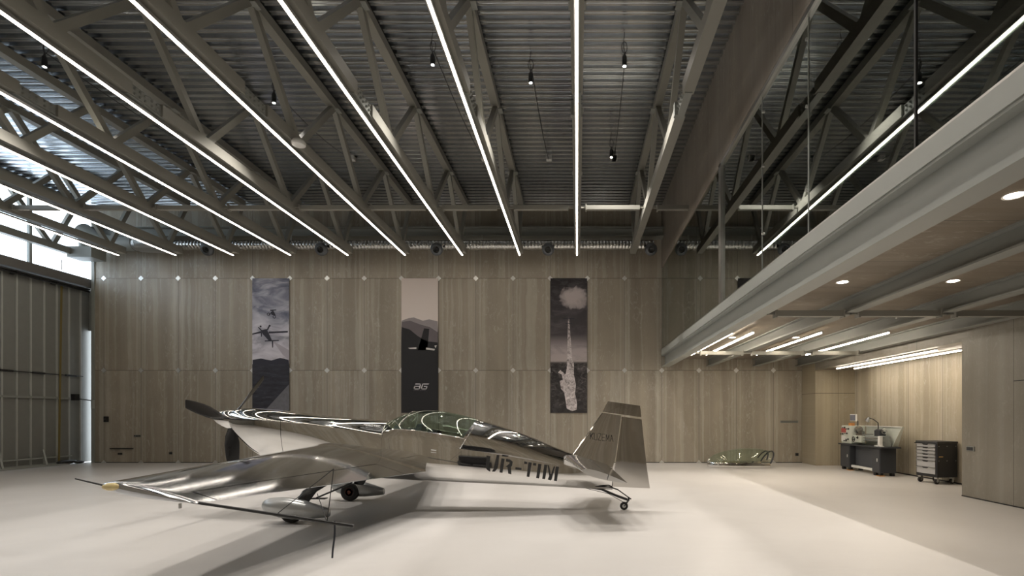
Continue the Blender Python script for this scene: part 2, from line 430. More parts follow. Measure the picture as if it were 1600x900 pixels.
# ------------------------------------------------------------------ duct with jet nozzles
r=thing('air_duct',(-5,15.85,6.86),'long silver spiral air duct with round black jet nozzles along back wall','air duct')
pts=[];rad=[]
x=-12.8
while x<2.3:
    pts+= [(x,15.88,6.87),(x+.07,15.88,6.87),(x+.085,15.88,6.87)]; rad+=[.148,.148,.156]; x+=.1
pts.append((2.35,15.88,6.87)); rad.append(.148)
MB().tube(pts,rad,20).build('spiral_pipe',chrome('galvanised_pipe',(.58,.58,.56),.28,6,.05),r,True,0,50)
m=MB().tube([(-13.9,15.85,6.9),(-13.75,15.85,6.9),(-13.7,15.85,6.9),(-12.85,15.85,6.87),(-12.8,15.85,6.87)],[.2,.21,.25,.25,.16],24)
m.build('silencer',M['silver'],r,True)
m=MB().tube([(-13.85,15.85,6.9),(-14.5,15.85,6.9),(-15.0,15.85,7.0),(-15.5,15.85,7.3)],[.22,.23,.25,.26],20)
m.box(-15.75,-15.0,15.6,16.1,6.42,6.75)
m.tube([(-15.4,15.85,7.2),(-15.35,15.85,6.7)],.2,16)
m.build('elbow',M['steel_mid'],r,True)
m=MB()
for x in (-12,-9,-6,-3,0,2): m.box(x-.01,x+.01,15.9,15.92,6.9,7.2)
m.build('duct_hanger',M['alu'],r)
for x in (-11.45,-7.92,-4.35,-.9,2.28):
    n_=MB().lathe([(.13,0),(.15,.02),(.19,.05),(.19,.12),(.15,.16),(.10,.17),(.08,.08)],(x,15.72,6.70),(0,-.9,-.42),24,False).build('jet_nozzle',simple('nozzle_grey',(.12,.13,.14),.35,.4),r,True)
    MB().lathe([(.001,.07),(.075,.08),(.06,.1)],(x,15.72,6.70),(0,-.9,-.42),16,False).build('nozzle_core',M['black'],n_,True)

# ------------------------------------------------------------------ diamond plates
def diamond(x,z,lab,grp,y=YB):
    s=.085; m=MB()
    zz=max(z-s,0.0)
    if z>0.05: poly=[(x-s,y-.012,z),(x,y-.012,z-s),(x+s,y-.012,z),(x,y-.012,z+s)]
    else: poly=[(x-s,y-.012,0.002),(x+s,y-.012,0.002),(x,y-.012,s)]
    m.prism(poly,(0,.011,0))
    if z>.05: m.lathe([(.012,0),(.012,.006)],(x,y-.012,z),(0,-1,0),8)
    o=m.build('wall_plate',M['diamond']); tilt=random.uniform(-1,1)
    tag(o,lab,'wall plate',grp)
for row,(z,ks) in enumerate(((5.95,list(range(1,16))),(2.98,list(range(-3,16))),(0,list(range(-3,16))))):
    nm=('upper row','middle row','floor row')[row]
    xs=sorted(2.726-1.2*k for k in ks)
    for i,x in enumerate(xs):
        diamond(x,z,'diamond steel plate in the %s of the back wall, %s from hangar door'%(nm,ORD[i]),'diamond plates in the '+nm)

# ------------------------------------------------------------------ small wall fittings
def fitting(px,py,w,h,d,name,lab,mat,dy=.02):
    c=at(px,py,d); m=MB().box(c.x-w/2,c.x+w/2,d-dy,d,c.z-h/2,c.z+h/2)
    return tag(m.build(name,mat,None,False,.004),lab,'wall fitting')
def slots(o,px,py,w,h,d,n,mat):
    c=at(px,py,d); m=MB()
    for i in range(n):
        x=c.x-w/2+w*(i+.5)/n; m.box(x-w/n*.35,x+w/n*.35,d-.026,d-.018,c.z-h*.3,c.z+h*.3)
    m.build('insert',mat,o)
for px,py,w,h,lab in ((188,709,.14,.06,'dark double wall socket low on the back wall under the service hatch'),(267,708,.09,.07,'small black wall socket low on the wall, right of the service hatch'),
        (1245,710,.10,.09,'small black wall socket beside the niche corner near the floor'),(215,681,.22,.07,'grey four gang switch plate above the service hatch')):
    o=fitting(px,py,w,h,YB,'wall_socket',lab,M['darkgrey'] if px!=215 else M['steel_mid']); slots(o,px,py,w,h,YB,2 if px!=215 else 4,M['black'])
c=at(168,655,YB); o=MB().box(c.x-.045,c.x+.045,YB-.10,YB,c.z-.09,c.z+.09).build('wall_controller',M['black'],None,False,.01); tag(o,'black boxy controller mounted on the wall next to the hangar door','wall fitting')
MB().lathe([(.02,0),(.02,.04)],(c.x+.02,YB-.10,c.z),(0,-1,0),12).build('dial',M['darkgrey'],o)
m=MB(); c=at(191,700,YB); m.box(c.x-.36,c.x+.36,YB-.05,YB,c.z-.03,c.z+.0)
tag(m.build('hatch_ledge',M['ink']),'thin dark ledge under the service hatch on the back wall','ledge')
c=at(1233,659,YB); m=MB().box(c.x-.29,c.x+.29,YB-.012,YB,c.z-.04,c.z+.04); o=tag(m.build('slot_vent',M['steel_mid']),'narrow slot vent in the back wall under the mezzanine','vent')
m=MB()
for k in range(4): m.box(c.x-.27,c.x+.27,YB-.018,YB-.01,c.z-.03+k*.018,c.z-.024+k*.018)
m.build('slat',M['black'],o)
# switch on the right wall
m=MB().box(XR-.02,XR,9.22,9.40,.86,.95); o=tag(m.build('switch_plate',M['steel_mid'],None,False,.003),'grey switch plate low on the right wall beside the niche','wall fitting')
MB().box(XR-.026,XR-.018,9.24,9.31,.875,.935).box(XR-.026,XR-.018,9.315,9.385,.875,.935).build('rocker',M['darkgrey'],o)

# ------------------------------------------------------------------ mezzanine
# I beams along Y
def ibeam(name,x0,x1,zb,zt,lab,mat,ya=YR,yb=YB,fl=.022,web=.014,fb=None):
    m=MB(); xc=(x0+x1)/2
    m.box(x0,x1,ya,yb,zb,zb+fl); m.box(x0,x1,ya,yb,zt-fl,zt); m.box(xc-web/2,xc+web/2,ya,yb,zb+fl,zt-fl)
    o=m.build(name,mat); return tag(o,lab,'steel beam')
m=MB()
m.box(XG,XG+.24,YR,YB,3.09,3.115); m.box(XG,XG+.24,YR,YB,3.44,3.465); m.box(XG+.10,XG+.115,YR,YB,3.115,3.44)
eb=tag(m.build('edge_beam',M['steel_pale']),'big pale grey steel I-beam carrying the mezzanine edge','steel beam')
m=MB()
for k in range(6):
    m.lathe([(.014,0),(.014,.02)],(XG+.10,YB-.12,3.16+k*.045),(-1,0,0),6)
m.build('bolt',M['steel_mid'],eb)
m=MB().box(XG-.015,XG+.15,YR,YB,3.466,3.64); m.build('edge_channel',M['steel_pale'],eb)
m=MB().box(XG-.006,XG+.10,YR,YB,3.64,3.665); m.build('glass_shoe',M['alu'],eb)
for i,xx in enumerate((4.25,5.75,7.12)):
    ibeam('floor_joist',xx-.09,xx+.09,3.11,3.345,'grey steel floor joist under the mezzanine, %s joist from the glazed edge'%ORD[i],M['steel_mid'])['group']='joists under the mezzanine'
struct(MB().box(XG+.16,8.3,YR,YB,3.5,3.62).build('floor_mezzanine',simple('dark_carpet',(.06,.06,.06),.8)))
# bracing under mezzanine: two lines
xs=[XG+.24,4.25,5.75,7.12]
for yb_ in (7.85,12.6):
    for i in range(3):
        m=MB(); z=3.05 if yb_<10 else 3.03
        m.box(xs[i]+.10,xs[i+1]-.12,yb_-.045,yb_+.045,z,z+.09)
        m.box(xs[i]-.02,xs[i]+.10,yb_-.012,yb_+.012,z+.03,z+.075); m.box(xs[i+1]-.12,xs[i+1]-.0,yb_-.012,yb_+.012,z+.03,z+.075)
        m.box(xs[i]+.09,xs[i]+.12,yb_-.06,yb_+.06,z-.02,z+.11); m.box(xs[i+1]-.14,xs[i+1]-.12,yb_-.06,yb_+.06,z-.02,z+.11)
        tag(m.build('joist_brace',M['steel']),'steel brace tube under the mezzanine, %s line, %s bay from glazed edge'%('nearer' if yb_<10 else 'farther',ORD[i]),'brace tube','brace tubes under the mezzanine')
# short strips under the mezzanine
def sstrip(x,ya,yb,z,lab,grp,hang=True):
    r=thing('short_light_strip',(x,(ya+yb)/2,z),lab,'light strip',grp)
    m=MB().box(x-.022,x+.022,ya,yb,z+.022,z+.05)
    if hang:
        for y_ in (ya+.3,yb-.3): m.tube([(x,y_,z+.05),(x,y_,3.345)],.004,6)
    m.build('housing',M['alu'],r)
    MB().box(x-.017,x+.017,ya,yb,z,z+.024).build('diffuser',M['white_strip2'] if hang else M['niche_strip'],r)
for i,x in enumerate((3.15,3.58,4.97,6.34)):
    sstrip(x,10.3,14.0,3.19,'short lit strip under the mezzanine, %s counted from the glazed edge'%ORD[i],'strips under the mezzanine')
sstrip(7.45,10.48,14.5,2.855,'lit strip on the niche ceiling, the one nearer the hall','niche ceiling strips',False)
sstrip(7.95,10.48,14.5,2.855,'lit strip on the niche ceiling, the one nearer the niche wall','niche ceiling strips',False)
# downlights
DL=[(3.63,6.92,'close to the glazed edge, middle one'),(5.1,6.86,'in the second joist bay, nearer one'),(3.63,4.2,'nearest the camera beside the edge beam'),(3.62,11.8,'far one between two lit strips'),(5.1,11.8,'far one in the second joist bay')]
for x,y,t_ in DL:
    r=thing('downlight',(x,y,3.345),'round recessed downlight under the mezzanine, '+t_,'downlight','downlights under the mezzanine')
    MB().lathe([(.062,0),(.075,-.004),(.085,-.008),(.085,.0)],(x,y,3.343),(0,0,1),24,False).build('bezel',M['white'],r)
    MB().lathe([(.001,0),(.066,0)],(x,y,3.338),(0,0,1),24,False).build('lens',M['lamp'],r)
for o_ in [o for o in bpy.data.objects if o.name.startswith('downlight')]:
    L_=bpy.data.lights.new('lamp_light','SPOT'); L_.energy=90; L_.color=(1,.88,.74); L_.spot_size=140*D2R; L_.spot_blend=.8; L_.shadow_soft_size=.05
    lo_=bpy.data.objects.new('lamp_light',L_); COL.objects.link(lo_); lo_.parent=o_; lo_.location=(0,0,-.02)
m=MB().lathe([(.20,0),(.21,.02),(.21,.05),(.18,.07)],(5.95,9.1,3.24),(0,0,1),28)
tag(m.build('access_point',M['white'],None,True),'round white wireless access point under the mezzanine between the joists','access point')
# glazing
g=empty('window_2',(XG+.03,8,3.66)); struct(g)
js=[YR,2.2,4.1,6.0,7.5,9.55]
for a_,b_ in zip(js[:-1],js[1:]):
    MB().box(XG+.02,XG+.032,a_+.006,b_-.006,3.66,6.27).build('glass_pane',M['glazing'],g)
for a_,b_ in ((9.75,11.64),(11.64,13.54),(13.54,15.6),(15.6,YB)):
    MB().box(XG+.02,XG+.032,a_+.004,b_-.004,3.66,6.3).build('glass_pane',M['glazing'],g)
m=MB(); m.box(XG-.02,XG+.07,YR,9.6,6.24,6.30); m.box(XG-.02,XG+.07,9.53,9.6,3.66,6.3); m.box(XG-.0,XG+.09,9.66,9.76,3.66,6.3); m.box(XG+.0,XG+.09,YR,9.76,6.30,6.34)
m.build('window_frame',M['alu'],g)
m=MB()
for y_ in (7.5,6.0): m.box(XG+.012,XG+.04,y_-.005,y_+.005,3.66,6.25)
m.build('glass_edge',M['steel_pale'],g)
m=MB(); m.box(XG+.01,XG+.04,4.09,4.11,3.66,6.25)
m.build('glass_joint',M['black'],g)
m=MB()
for z in (4.2,5.2,6.0):
    for y_ in (7.47,6.03):
        m.lathe([(.02,0),(.02,.02)],(XG+.02,y_,z),(-1,0,0),10)
m.build('glass_clamp',M['alu'],g)

# ------------------------------------------------------------------ banners
def banner(x0,name,lab,mat):
    r=thing(name,(x0+.6,YB,1.6),lab,'banner','tall printed banners on the back wall')
    MB().box(x0+.01,x0+1.19,YB-.035,YB-.014,1.61,5.94).build('printed_cloth',mat,r)
    return r
def flat(r,x0,pts,mat,name,lay=1):
    """pts in banner pixels relative to the banner's top left, 48.42 px per metre"""
    poly=[(x0+u/48.42,YB-.035-.002*lay,5.94-v/48.42) for u,v in pts]
    m=MB(); n=len(poly); m.add(poly,[tuple(range(n))]); return m.build(name,mat,r)
def flatm(r,x0,polys,mat,name,lay=1):
    m=MB()
    for pts in polys:
        poly=[(x0+u/48.42,YB-.035-.002*lay,5.94-v/48.42) for u,v in pts]; m.add(poly,[tuple(range(len(poly)))])
    return m.build(name,mat,r)
def circ(u,v,ru,rv,n=20,a0=0): return [(u+ru*math.cos(2*math.pi*k/n+a0),v+rv*math.sin(2*math.pi*k/n+a0)) for k in range(n)]
def ring(u,v,r0,r1,n=16):
    out=[]
    for k in range(n):
        a=2*math.pi*k/n; b=2*math.pi*(k+1)/n
        out.append([(u+r0*math.cos(a),v+r0*math.sin(a)),(u+r1*math.cos(a),v+r1*math.sin(a)),(u+r1*math.cos(b),v+r1*math.sin(b)),(u+r0*math.cos(b),v+r0*math.sin(b))])
    return out
# 1: cloudy sky, aeroplane and motorcycle over dark field
t=NT('banner_sky'); P=t.pos(); z=P[2]
cl=t.noise(t.vec(t.math('MULTIPLY',P[0],.7),3.0,t.math('MULTIPLY',z,1.5)),1.6,6,.55,.8)
sky=t.ramp(cl,[(.30,(.09,.10,.15)),(.45,(.24,.25,.32)),(.56,(.52,.52,.60)),(.75,(.75,.75,.82))])
lowf=t.math('DIVIDE',t.math('SUBTRACT',z,2.9),3.0)
sky=t.mix(t.ramp(lowf,[(0,.75),(.35,.25),(.6,0)]),sky,(.80,.75,.80))
sky=t.mix(t.ramp(lowf,[(.5,0),(.75,.45),(.9,0.1)]),sky,(.13,.14,.20))
gr=t.noise(t.vec(t.math('MULTIPLY',P[0],1.0),5.0,t.math('MULTIPLY',z,5.0)),2.2,6,.65,.4)
ground=t.ramp(gr,[(.3,(.015,.015,.022)),(.6,(.04,.04,.055)),(.75,(.14,.14,.16))])
t.base(t.mix(t.math('GREATER_THAN',z,3.175),ground,sky)); t.set(.7); M['b1']=t.m
B1=2.726-13.2
r=banner(B1,'wall_banner','printed banner nearest the hangar door, cloudy sky with aeroplane and motorcycle',M['b1'])
ink=simple('banner_ink',(.03,.03,.045),.7); pale=simple('banner_pale',(.42,.40,.44),.7)
flatm(r,B1,[[(1,127),(14,125),(30,128),(44,124),(57,127),(58,134),(1,134)]],ink,'printed_hills')
flatm(r,B1,[[(0.6,86),(15,82),(15,85),(0.6,88)],[(26,83),(56,82),(56,84.5),(26,86)],[(14,81),(23,79),(25,83),(31,96),(27,98),(17,87)],
   [(20,97),(42,96),(42,97.5),(20,98.5)],[(31,98),(33,98),(33,108),(31.5,108)],[(9,76),(11,76),(16,81),(14,82)],[(26,74),(28,75),(25,81),(23,80)]]
   +ring(13.5,75,0,1.6)+ring(27.5,74,0,1.6)+[[(14,84),(16,84),(15.5,91),(14,91)]],ink,'printed_aeroplane',2)
flatm(r,B1,ring(26,56,1.6,2.6)+ring(35,60,1.6,2.6)+[[(28,49),(38,48.5),(38,50),(29,51)],[(29,53),(33,50),(36,55),(37,58),(31,57)],[(26,56),(31,53),(31,54.5),(27,57)]],ink,'printed_motorcycle',2)
sm=simple('banner_smoke',(.46,.43,.49),.7)
flatm(r,B1,[[(32,97),(58,112),(58,128),(48,119)]],sm,'printed_smoke')
flatm(r,B1,[[(22,204),(58,165),(58,206),(20,206)]],simple('banner_road',(.17,.17,.19),.7,var=.3,scale=12),'printed_road')
# 2: misty mountains with tail fin and logo
t=NT('banner_mist'); P=t.pos(); z=P[2]
t.base(t.ramp(t.math('DIVIDE',t.math('SUBTRACT',z,1.6),4.35),[(0,(.018,.018,.02)),(.46,(.02,.02,.024)),(.60,(.17,.15,.16)),(.68,(.80,.72,.68)),(1,(.68,.60,.56))])); t.set(.7); M['b2']=t.m
B2=2.726-8.4
r=banner(B2,'wall_banner','printed banner behind the canopy, misty mountains above a black field with logo',M['b2'])
flatm(r,B2,[[(1,66),(12,62),(20,61),(34,66),(44,64),(57,67),(57,100),(1,100)]],simple('mist_far',(.33,.30,.31),.7),'printed_far_hills',1)
flatm(r,B2,[[(1,68),(14,66),(30,72),(45,76),(57,84),(57,110),(1,110)]],simple('mist_mid',(.16,.14,.15),.7),'printed_middle_hills',2)
blk=simple('banner_black',(.018,.018,.021),.7)
flatm(r,B2,[[(1,76),(14,80),(26,90),(40,98),(57,100),(57,205),(1,205)],[(26,112),(36,78),(44,79),(41,112)]],blk,'printed_tail_fin',3)
flatm(r,B2,[[(11,108.5),(24,107.5),(24,110),(14,110)],[(39,108),(53,110),(52,112.5),(39,111)],[(52,105),(56,104),(54,109)]],simple('banner_white',(.75,.72,.70),.7),'printed_wing_tips',4)
def sl(pts): return [(19+(u*.0262)+( .28*(10-v)*.55)/1.0*0+ (v*-.0)*0, v) for u,v in pts]
def lg(u,v): return (19+u*1.0+(10-v)*.28, 164+v*.92)
L=[[(1,0),(10,0),(10,1.6),(0.5,1.6)],[(8.2,0),(10,0),(10,10),(8.2,10)],[(0,4),(8.2,4),(8.2,5.4),(0,5.4)],[(0,4),(1.8,4),(1.8,10),(0,10)],[(0,8.4),(10,8.4),(10,10),(0,10)],
   [(11.4,0),(22,0),(21.5,1.6),(11.4,1.6)],[(11.4,0),(13.2,0),(13.2,10),(11.4,10)],[(11.4,8.4),(21,8.4),(21,10),(11.4,10)],[(19.2,4),(21,4),(21,10),(19.2,10)],[(15,4),(21,4),(21,5.6),(15.5,5.6)]]
flatm(r,B2,[[lg(a_,b_) for a_,b_ in q] for q in L],simple('logo_silver',(.75,.73,.76),.6),'printed_logo',4)
flatm(r,B2,[[lg(.3+i*1.35,11.2),lg(1.25+i*1.35,11.2),lg(1.25+i*1.35,12.1),lg(.3+i*1.35,12.1)] for i in range(15) if i!=7],simple('logo_line',(.16,.15,.16),.6),'printed_small_line',4)
# 3: smoke trail above cliffs
t=NT('banner_trail'); P=t.pos(); z=P[2]
cl=t.noise(t.vec(P[0],1.0,t.math('MULTIPLY',z,2.2)),1.7,6,.6,.6)
zf=t.math('DIVIDE',t.math('SUBTRACT',z,1.6),4.35)
base=t.ramp(zf,[(0,(.02,.018,.018)),(.36,(.03,.026,.026)),(.385,(.50,.44,.43)),(.47,(.48,.42,.43)),(.58,(.07,.062,.068)),(.75,(.045,.04,.046)),(1,(.012,.01,.012))])
base=t.mix(t.math('MULTIPLY',t.ramp(cl,[(.45,0),(.75,1)]),.55),base,(.16,.145,.155))
rk=t.noise(t.vec(t.math('MULTIPLY',P[0],3.0),2.0,t.math('MULTIPLY',z,4.0)),1.6,8,.75,1.5)
rock=t.ramp(rk,[(.42,(.015,.013,.013)),(.56,(.07,.062,.062)),(.68,(.26,.23,.23))])
base=t.mix(t.ramp(zf,[(.0,0.15),(.2,.8),(.37,.9),(.385,0)]),base,rock)
B3=2.726-3.6
dx=t.math('DIVIDE',t.math('SUBTRACT',P[0],B3+36/48.42),.50); dz=t.math('DIVIDE',t.math('SUBTRACT',P[2],5.94-31/48.42),.40)
rr_=t.math('ADD',t.math('MULTIPLY',dx,dx),t.math('MULTIPLY',dz,dz)); nz=t.noise(t.vec(P[0],1.0,P[2]),3.5,6,.6,.6)
ff=t.math('SUBTRACT',t.math('ADD',.9,t.math('MULTIPLY',t.math('SUBTRACT',nz,.5),1.8)),rr_)
base=t.mix(t.ramp(ff,[(0.0,0),(.35,.7),(.8,1)]),base,(.52,.46,.46))
t.base(base); t.set(.7); M['b3']=t.m
r=banner(B3,'wall_banner','dark printed banner nearest the mezzanine, white smoke trail climbing above cliffs',M['b3'])
t=NT('printed_smoke_white'); P=t.pos(); nz=t.noise(t.vec(P[0],1.0,P[2]),7,7,.75,1.2)
t.base(t.ramp(nz,[(.36,(.12,.10,.10)),(.47,(.50,.45,.45)),(.6,(.78,.72,.72))])); t.set(.7); smk=t.m
def blob(u,v,ru,rv,seed,n=36):
    rn=random.Random(seed); ph=[rn.uniform(0,6.28) for _ in range(4)]
    return [(u+ru*(1+.12*math.sin(3*a+ph[0])+.07*math.sin(7*a+ph[1])+.04*math.sin(13*a+ph[2]))*math.cos(a), v+rv*(1+.12*math.sin(3*a+ph[0])+.07*math.sin(7*a+ph[1]))*math.sin(a)) for a in [2*math.pi*k/n for k in range(n)]]
trail=[(28,62),(30,62),(31,80),(33,105),(34,126),(37,132),(37,150),(40,165),(39,180),(42,195),(41,205),(34,207),(26,203),(24,190),(22,178),(17,172),(15,160),(20,158),(18,150),(12,147),(16,143),(24,150),(26,140),(26,128),(27,100),(27.5,80)]
flatm(r,B3,[trail],smk,'printed_smoke_trail',2)
flatm(r,B3,[[(20,62.5),(38,62),(38,63.2),(20,63.6)],[(24,70),(34,70),(34,70.8),(24,70.8)]],ink,'printed_aeroplane',3)

# ------------------------------------------------------------------ aircraft
YC=8.08; S=F/YC
def X(px): return (px-CX)/S
def Z(py): return CZ-(py-CY)/S
def interp(tab,x):
    if x<=tab[0][0]: return tab[0][1:]
    for a_,b_ in zip(tab[:-1],tab[1:]):
        if x<=b_[0]:
            t_=(x-a_[0])/(b_[0]-a_[0]); return tuple(p+(q-p)*t_ for p,q in zip(a_[1:],b_[1:]))
    return tab[-1][1:]
def smooth_tab(tab,step):
    """catmull-rom through the table rows"""
    out=[]
    for i in range(len(tab)-1):
        p0=tab[max(i-1,0)]; p1=tab[i]; p2=tab[i+1]; p3=tab[min(i+2,len(tab)-1)]
        n=max(2,int((p2[0]-p1[0])/step))
        for k in range(n):
            t_=k/n; h=p2[0]-p1[0]; row=[p1[0]+t_*h]
            for c in range(1,len(p1)):
                m1=(p2[c]-p0[c])/(p2[0]-p0[0]) if p2[0]!=p0[0] else 0
                m2=(p3[c]-p1[c])/(p3[0]-p1[0]) if p3[0]!=p1[0] else 0
                t2=t_*t_; t3=t2*t_
                row.append((2*t3-3*t2+1)*p1[c]+(t3-2*t2+t_)*h*m1+(-2*t3+3*t2)*p2[c]+(t3-t2)*h*m2)
            out.append(tuple(row))
    out.append(tab[-1]); return out
# px : shoulder, bottom, halfwidth, exponent
HULL=[(369,656,672,.17,2.0),(378,656,684,.22,2.0),(390,656,696,.28,2.0),(405,656.5,708,.335,2.05),(430,657.5,721,.385,2.1),(462,660,731,.41,2.2),(515,665,738,.425,2.6),(560,672,742,.43,3.4),
      (617,682,746,.435,4.4),(680,692,749.5,.425,5),(730,699,752,.40,5),(790,709,755,.335,5),(850,720,758.5,.26,4.6),(905,731,762,.18,3.6),(940,739,764,.10,2.3),(957,743,765,.045,2.2)]
TOP=[(369,640),(382,638.5),(400,638),(430,639.5),(462,643.5),(515,649.5),(560,653.5),(612,658)]
HS=smooth_tab(HULL,5)
def hull_row(px): return interp(HS,px)
def kk(px): return .05*min(max((px-480)/120,0),1)*min(max((957-px)/60,0),1)
aeroplane=thing('aeroplane',(X(480),YC,0),'mirror chrome single propeller aerobatic aeroplane with low wing standing on the pale floor','aeroplane')
AP=aeroplane
def hull_rings(pa,pb):
    rows=[r for r in HS if pa<=r[0]<=pb]
    if rows[0][0]>pa+.5: rows=[(pa,)+hull_row(pa)]+rows
    if rows[-1][0]<pb-.5: rows=rows+[(pb,)+hull_row(pb)]
    return rows
NA=28
def lower_ring(row):
    px,sh,bo,w,n=row; pts=[]
    for k in range(NA+1):
        a=math.pi*k/NA
        c=math.cos(a); s_=math.sin(a)
        q=abs(s_)**(2/n); y=w*math.copysign(abs(c)**(2/n),c)*(1-kk(px)*(1-q)**2); z=Z(sh)-(Z(sh)-Z(bo))*q
        pts.append(Vector((X(px)+ (Z(sh)-z)*-.0,YC-y,z)))
    return pts
def upper_ring(px,zt,zs,w,n=2.0,f=1.0,dxt=0.0):
    pts=[]; w=w*(1-kk(px))
    for k in range(NA+1):
        a=math.pi-math.pi*k/NA; c=math.cos(a); s_=abs(math.sin(a))
        y=w*f*math.copysign(abs(c)**(2/n),c); q=s_**(2/n)
        pts.append(Vector((X(px)+dxt*q,YC-y,zs+(zt-zs)*q)))
    return pts
TS=smooth_tab(TOP,5)
def top_py(px): return interp(TS,px)[0]
# cowl: nose to 462 as one skin
def full_rings(pa,pb):
    out=[]
    for row in hull_rings(pa,pb):
        lo=lower_ring(row); up=upper_ring(row[0],Z(top_py(row[0])),Z(row[1]),row[3],1.9)
        out.append(lo+up[1:-1])
    return out
MB().loft(full_rings(369,461.3)).build('cowl',M['chrome'],AP,True,0,50)
MB().loft(full_rings(462,612)).build('nose_section',M['chrome'],AP,True,0,50)
# aft lower hull (open at top, closed by deck)
rows=hull_rings(612,957)
MB().loft([lower_ring(r_) for r_ in rows],True).build('fuselage',M['chrome'],AP,True,0,50)
# canopy region: frame, glass ; each station (base px, top px, top py)
CAN=[(612,613,657.5),(616,624,651.5),(622,638,645.5),(632,654,642),(648,672,641),(668,692,642.5),(690,713,646.5),(708,732,651),(722,747,655.5),(727,751.5,657)]
CS=smooth_tab(CAN,4)
def can_ring(b_,t_,tp,f=1.0,grow=0.0):
    sh,bo,w,n=hull_row(b_)
    pts=upper_ring(b_,Z(tp)+grow,Z(sh),w+grow,2.1,1.0,X(t_)-X(b_)); return pts
K0=4   # rings below this index are the chrome sill
glass=[];fl=[];fr_=[]
for b_,t_,tp in CS:
    rg=can_ring(b_,t_,tp); glass.append(rg[K0-1:NA+1-K0+1]); fl.append(rg[:K0]); fr_.append(rg[NA+1-K0:])
MB().loft(glass,False,False).build('canopy',M['canopy'],AP,True,0,60)
cf=MB().loft([[p for p in q] for q in fl],False,False); cf.loft(fr_,False,False)
# aft hoop and front hoop
def hoop(m,b_,t_,tp,wd,pxw):
    a1=can_ring(b_,t_,tp,1,.004); a2=can_ring(b_+pxw,t_+pxw,tp+pxw*.3,1,.004); m.loft([a1,a2],False,False)
hoop(cf,723,747.5,655.7,0,5); 
cf.tube(can_ring(612.5,613.5,657.2,1,.002),.007,8); cf.tube(can_ring(727.5,752,657.1,1,.003),.006,8)
cf.tube([p for p in [can_ring(b_,t_,tp)[K0-1] for b_,t_,tp in CS]],.006,6); cf.tube([can_ring(b_,t_,tp)[NA+1-K0] for b_,t_,tp in CS],.006,6)
cf.tube(can_ring(628,648,642.8,1,.002)[K0:NA+1-K0],.006,8)
cf.build('canopy_frame',M['chrome'],AP,True,0,60)
# turtle deck
TD=[(728,753,657.4),(745,770,662),(765,790,668.5),(790,812,676),(825,840,687),(860,868,699),(890,893,708.5),(925,926,718),(957,957,728)]
MB().loft([upper_ring(b_,Z(tp),Z(hull_row(b_)[0]),hull_row(b_)[2],2.3,1.0,X(t_)-X(b_)) for b_,t_,tp in smooth_tab(TD,5)],True).build('rear_deck',M['chrome'],AP,True,0,60)
# cockpit interior
m=MB(); 
for b_ in range(618,728,6):
    pass
flr=[]
for b_ in range(614,730,8):
    sh,bo,w,n=hull_row(b_); flr.append([Vector((X(b_),YC-w*.92,Z(sh)-.01)),Vector((X(b_),YC-w*.9,Z(sh)-.25)),Vector((X(b_),YC+w*.9,Z(sh)-.25)),Vector((X(b_),YC+w*.92,Z(sh)-.01))])
m.loft(flr,False,False)
cp=m.build('cockpit_tub',M['black'],AP)
# seats: angular high back shells and shoulder belts
def seat(px,pt,w):
    z0=Z(hull_row(px)[0])-.2; m=MB()
    ys=YC; a_=X(px)
    m.loft([[(a_-.02,ys-w,z0),(a_+.10,ys-w,z0),(a_+.10,ys+w,z0),(a_-.02,ys+w,z0)],[(a_+.03,ys-w,z0+.22),(a_+.16,ys-w,z0+.22),(a_+.16,ys+w,z0+.22),(a_+.03,ys+w,z0+.22)],
            [(a_+.10,ys-w*.5,Z(pt)),(a_+.19,ys-w*.5,Z(pt)),(a_+.19,ys+w*.5,Z(pt)),(a_+.10,ys+w*.5,Z(pt))]])
    m.box(a_-.35,a_+.05,ys-w,ys+w,z0,z0+.05)
    return m.build('seat',M['darkgrey'],AP,False,.01)
seat(645,662,.2); seat(718,676,.2)
m=MB(); sh=hull_row(632)[0]; m.loft([[(X(618),YC-.32,Z(678)),(X(618),YC,Z(664)),(X(618),YC+.32,Z(678))],[(X(630),YC-.36,Z(680)),(X(630),YC,Z(668)),(X(630),YC+.36,Z(680))],[(X(631),YC-.34,Z(692)),(X(631),YC,Z(692)),(X(631),YC+.34,Z(692))]])
m.build('instrument_panel',M['black'],AP)
m=MB().tube([(X(665),YC,Z(710)),(X(662),YC,Z(683))],.012); m.build('control_stick',M['black'],AP)
# spinner and propeller
AX=Vector((-math.cos(8.5*D2R),0,math.sin(8.5*D2R)))
HUB=Vector((X(367),YC,Z(656)))
prop=empty('propeller',HUB-AP.location); prop.parent=AP
MB().lathe([(.155,-.02),(.155,.03),(.148,.09),(.13,.16),(.10,.24),(.06,.31),(.02,.35),(.001,.36)],HUB,AX,32).build('spinner',M['chrome'],prop,True,0,60)
def blade(ang):
    Yv=Vector((0,-1,0)); Zv=Vector((math.sin(8.5*D2R),0,math.cos(8.5*D2R)))
    dr=Yv*math.cos(ang)+Zv*math.sin(ang); tn=AX.cross(dr).normalized()
    c=HUB+AX*.07; rings=[]
    for rr_,ch,th,tw in ((.10,.07,.06,55),(.18,.10,.045,48),(.28,.175,.03,40),(.42,.22,.022,33),(.6,.215,.016,27),(.78,.185,.012,22),(.92,.15,.008,19),(.99,.125,.006,18),(1.0,.11,.004,18)):
        a=tw*D2R; cd=tn*math.cos(a)+AX*math.sin(a); nd=cd.cross(dr).normalized(); rg=[]
        for k in range(16):
            t_=2*math.pi*k/16; rg.append(c+dr*rr_+cd*(ch/2*math.cos(t_))+nd*(th/2*math.sin(t_)))
        rings.append(rg)
    return MB().loft(rings).build('propeller_blade',M['carbon'],prop,True,0,60)
for a_ in (13,133,253): blade(a_*D2R)
